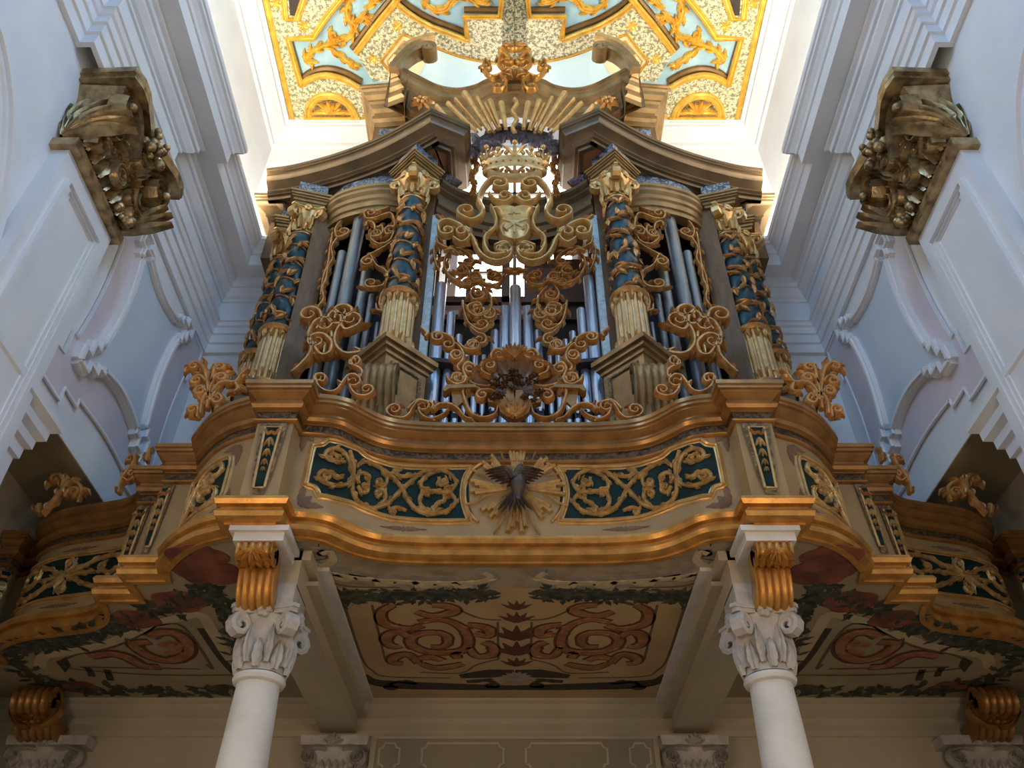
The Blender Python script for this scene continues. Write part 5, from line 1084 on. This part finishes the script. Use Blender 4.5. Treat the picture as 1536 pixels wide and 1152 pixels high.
# ------------------------------------------------------------------ dove with rays on the parapet
yd = BODY[-1][1]
dv = thing('dove_relief', (0, yd, 5.0), 'dark carved dove with spread wings before a burst of gilded rays', 'relief')
KD = mk(680, 650, 7.2); Md = planeY(yd)
def d2(l, y=yd): return [PY(u, v, y) for u, v in KD(l)]
c0 = (690, 590)
for (tx, ty, wd, nn) in ((690, 150, .085, 5), (350, 300, .07, 5), (1040, 310, .07, 5), (180, 600, .07, 5), (1210, 600, .07, 5), (360, 900, .075, 5), (1030, 890, .075, 5), (690, 1090, .085, 5)):
    A = d2([c0])[0]; B = d2([(tx, ty)])[0]; L = math.dist(A, B); a = math.atan2(B[1]-A[1], B[0]-A[0])
    for i in range(nn):
        aa = a+(i-(nn-1)/2)*.085; l2 = L*(1-.10*((i*7) % 3))
        g = MB(); p0 = (A[0]+.22*L*math.cos(aa), A[1]+.22*L*math.sin(aa)); p1 = (A[0]+l2*math.cos(aa), A[1]+l2*math.sin(aa))
        ribbon(g, [p0, p1], lambda u: .006+.013*u, lambda u: .012+.035*u, Md, RINGR); g.build('ray', 'gold_relief', dv, smooth=False)
for l in ([(440, 110), (480, 190), (520, 230), (540, 290), (590, 320)], [(920, 120), (900, 200), (870, 250), (850, 300), (800, 330)], [(150, 400), (250, 430), (300, 460), (370, 470), (420, 500)], [(1220, 420), (1150, 440), (1080, 470), (1000, 480)], [(130, 790), (260, 750), (340, 700), (440, 680)], [(1240, 800), (1120, 760), (1050, 710), (970, 680)], [(440, 1100), (490, 1010), (530, 940), (570, 850)], [(930, 1110), (870, 1000), (830, 920), (800, 840)]):
    g = MB(); ribbon(g, cr(d2(l), 4), taper(.007, .007, .003), .02, Md, RINGR, .015); g.build('wavy_ray', 'gold_relief', dv)
# body: one continuous figure
Y0 = yd-.07
bp = [PY(u, v, Y0) for u, v in KD([(735, 335), (722, 365), (705, 410), (700, 470), (700, 550), (698, 620), (695, 680), (690, 740)])]; br = (.008, .020, .030, .048, .060, .050, .030, .034); q = []
for i in range(len(bp)): q.append((bp[i][0], Y0-.01, bp[i][1]))
g = MB(); qs = cr([(*p, r) for p, r in zip(q, br)], 4); g.tube([p[:3] for p in qs], lambda u: qs[min(len(qs)-1, int(u*(len(qs)-1)+.5))][3], 12); g.build('dove_body', 'dove_dark', dv)
for s in (-1, 1):
    Mw = planeY(Y0)
    sh0 = [PY(u, v, Y0) for u, v in KD([(650, 520), (600, 440), (540, 410), (450, 425)])]
    for i, (p0, p1) in enumerate((((590, 422), (345, 445)), ((605, 440), (350, 470)), ((612, 460), (375, 495)), ((620, 480), (405, 515)), ((630, 500), (450, 535)), ((640, 522), (500, 556)), ((650, 545), (572, 585)))):
        A, B = [PY(u, v, Y0) for u, v in KD([p0, p1])]; L = math.dist(A, B)
        g = MB(); leaf(g, A[0], A[1], math.atan2(B[1]-A[1], B[0]-A[0])-.12, L, .020, Mw, .022, .045-.006*i, bend=.24, lobes=1); sided(g, s).build('wing_feather', 'dove_dark', dv)
    g = MB(); ribbon(g, cr(sh0, 4), taper(.03, .026, .012), .05, Mw, RINGR, .02); sided(g, s).build('wing_arm', 'dove_dark', dv)
for i in range(7):
    g = MB(); x, z = PY(772, 650+690/7.2, Y0); leaf(g, (i-3)*.008, z+.03, -PI/2+(i-3)*.2, .17, .022, planeY(Y0), .02, .01*(3-abs(i-3)), lobes=1); g.build('tail_feather', 'dove_dark', dv)
# gilt ring segments round the dove
for s in (-1, 1):
    g = MB(); ribbon(g, cr(d2([(330, 320), (210, 400), (120, 560), (105, 690), (150, 830), (270, 965)]), 6), .014, .024, Md, RINGR); sided(g, s).build('ring_moulding', 'gold_pale', dv)
    g = MB(); ribbon(g, cr(d2([(345, 330), (235, 410), (150, 560), (135, 690), (180, 820), (250, 940)]), 6), .006, .012, Md, RINGR); sided(g, s).build('ring_fillet', 'gold_rail', dv)
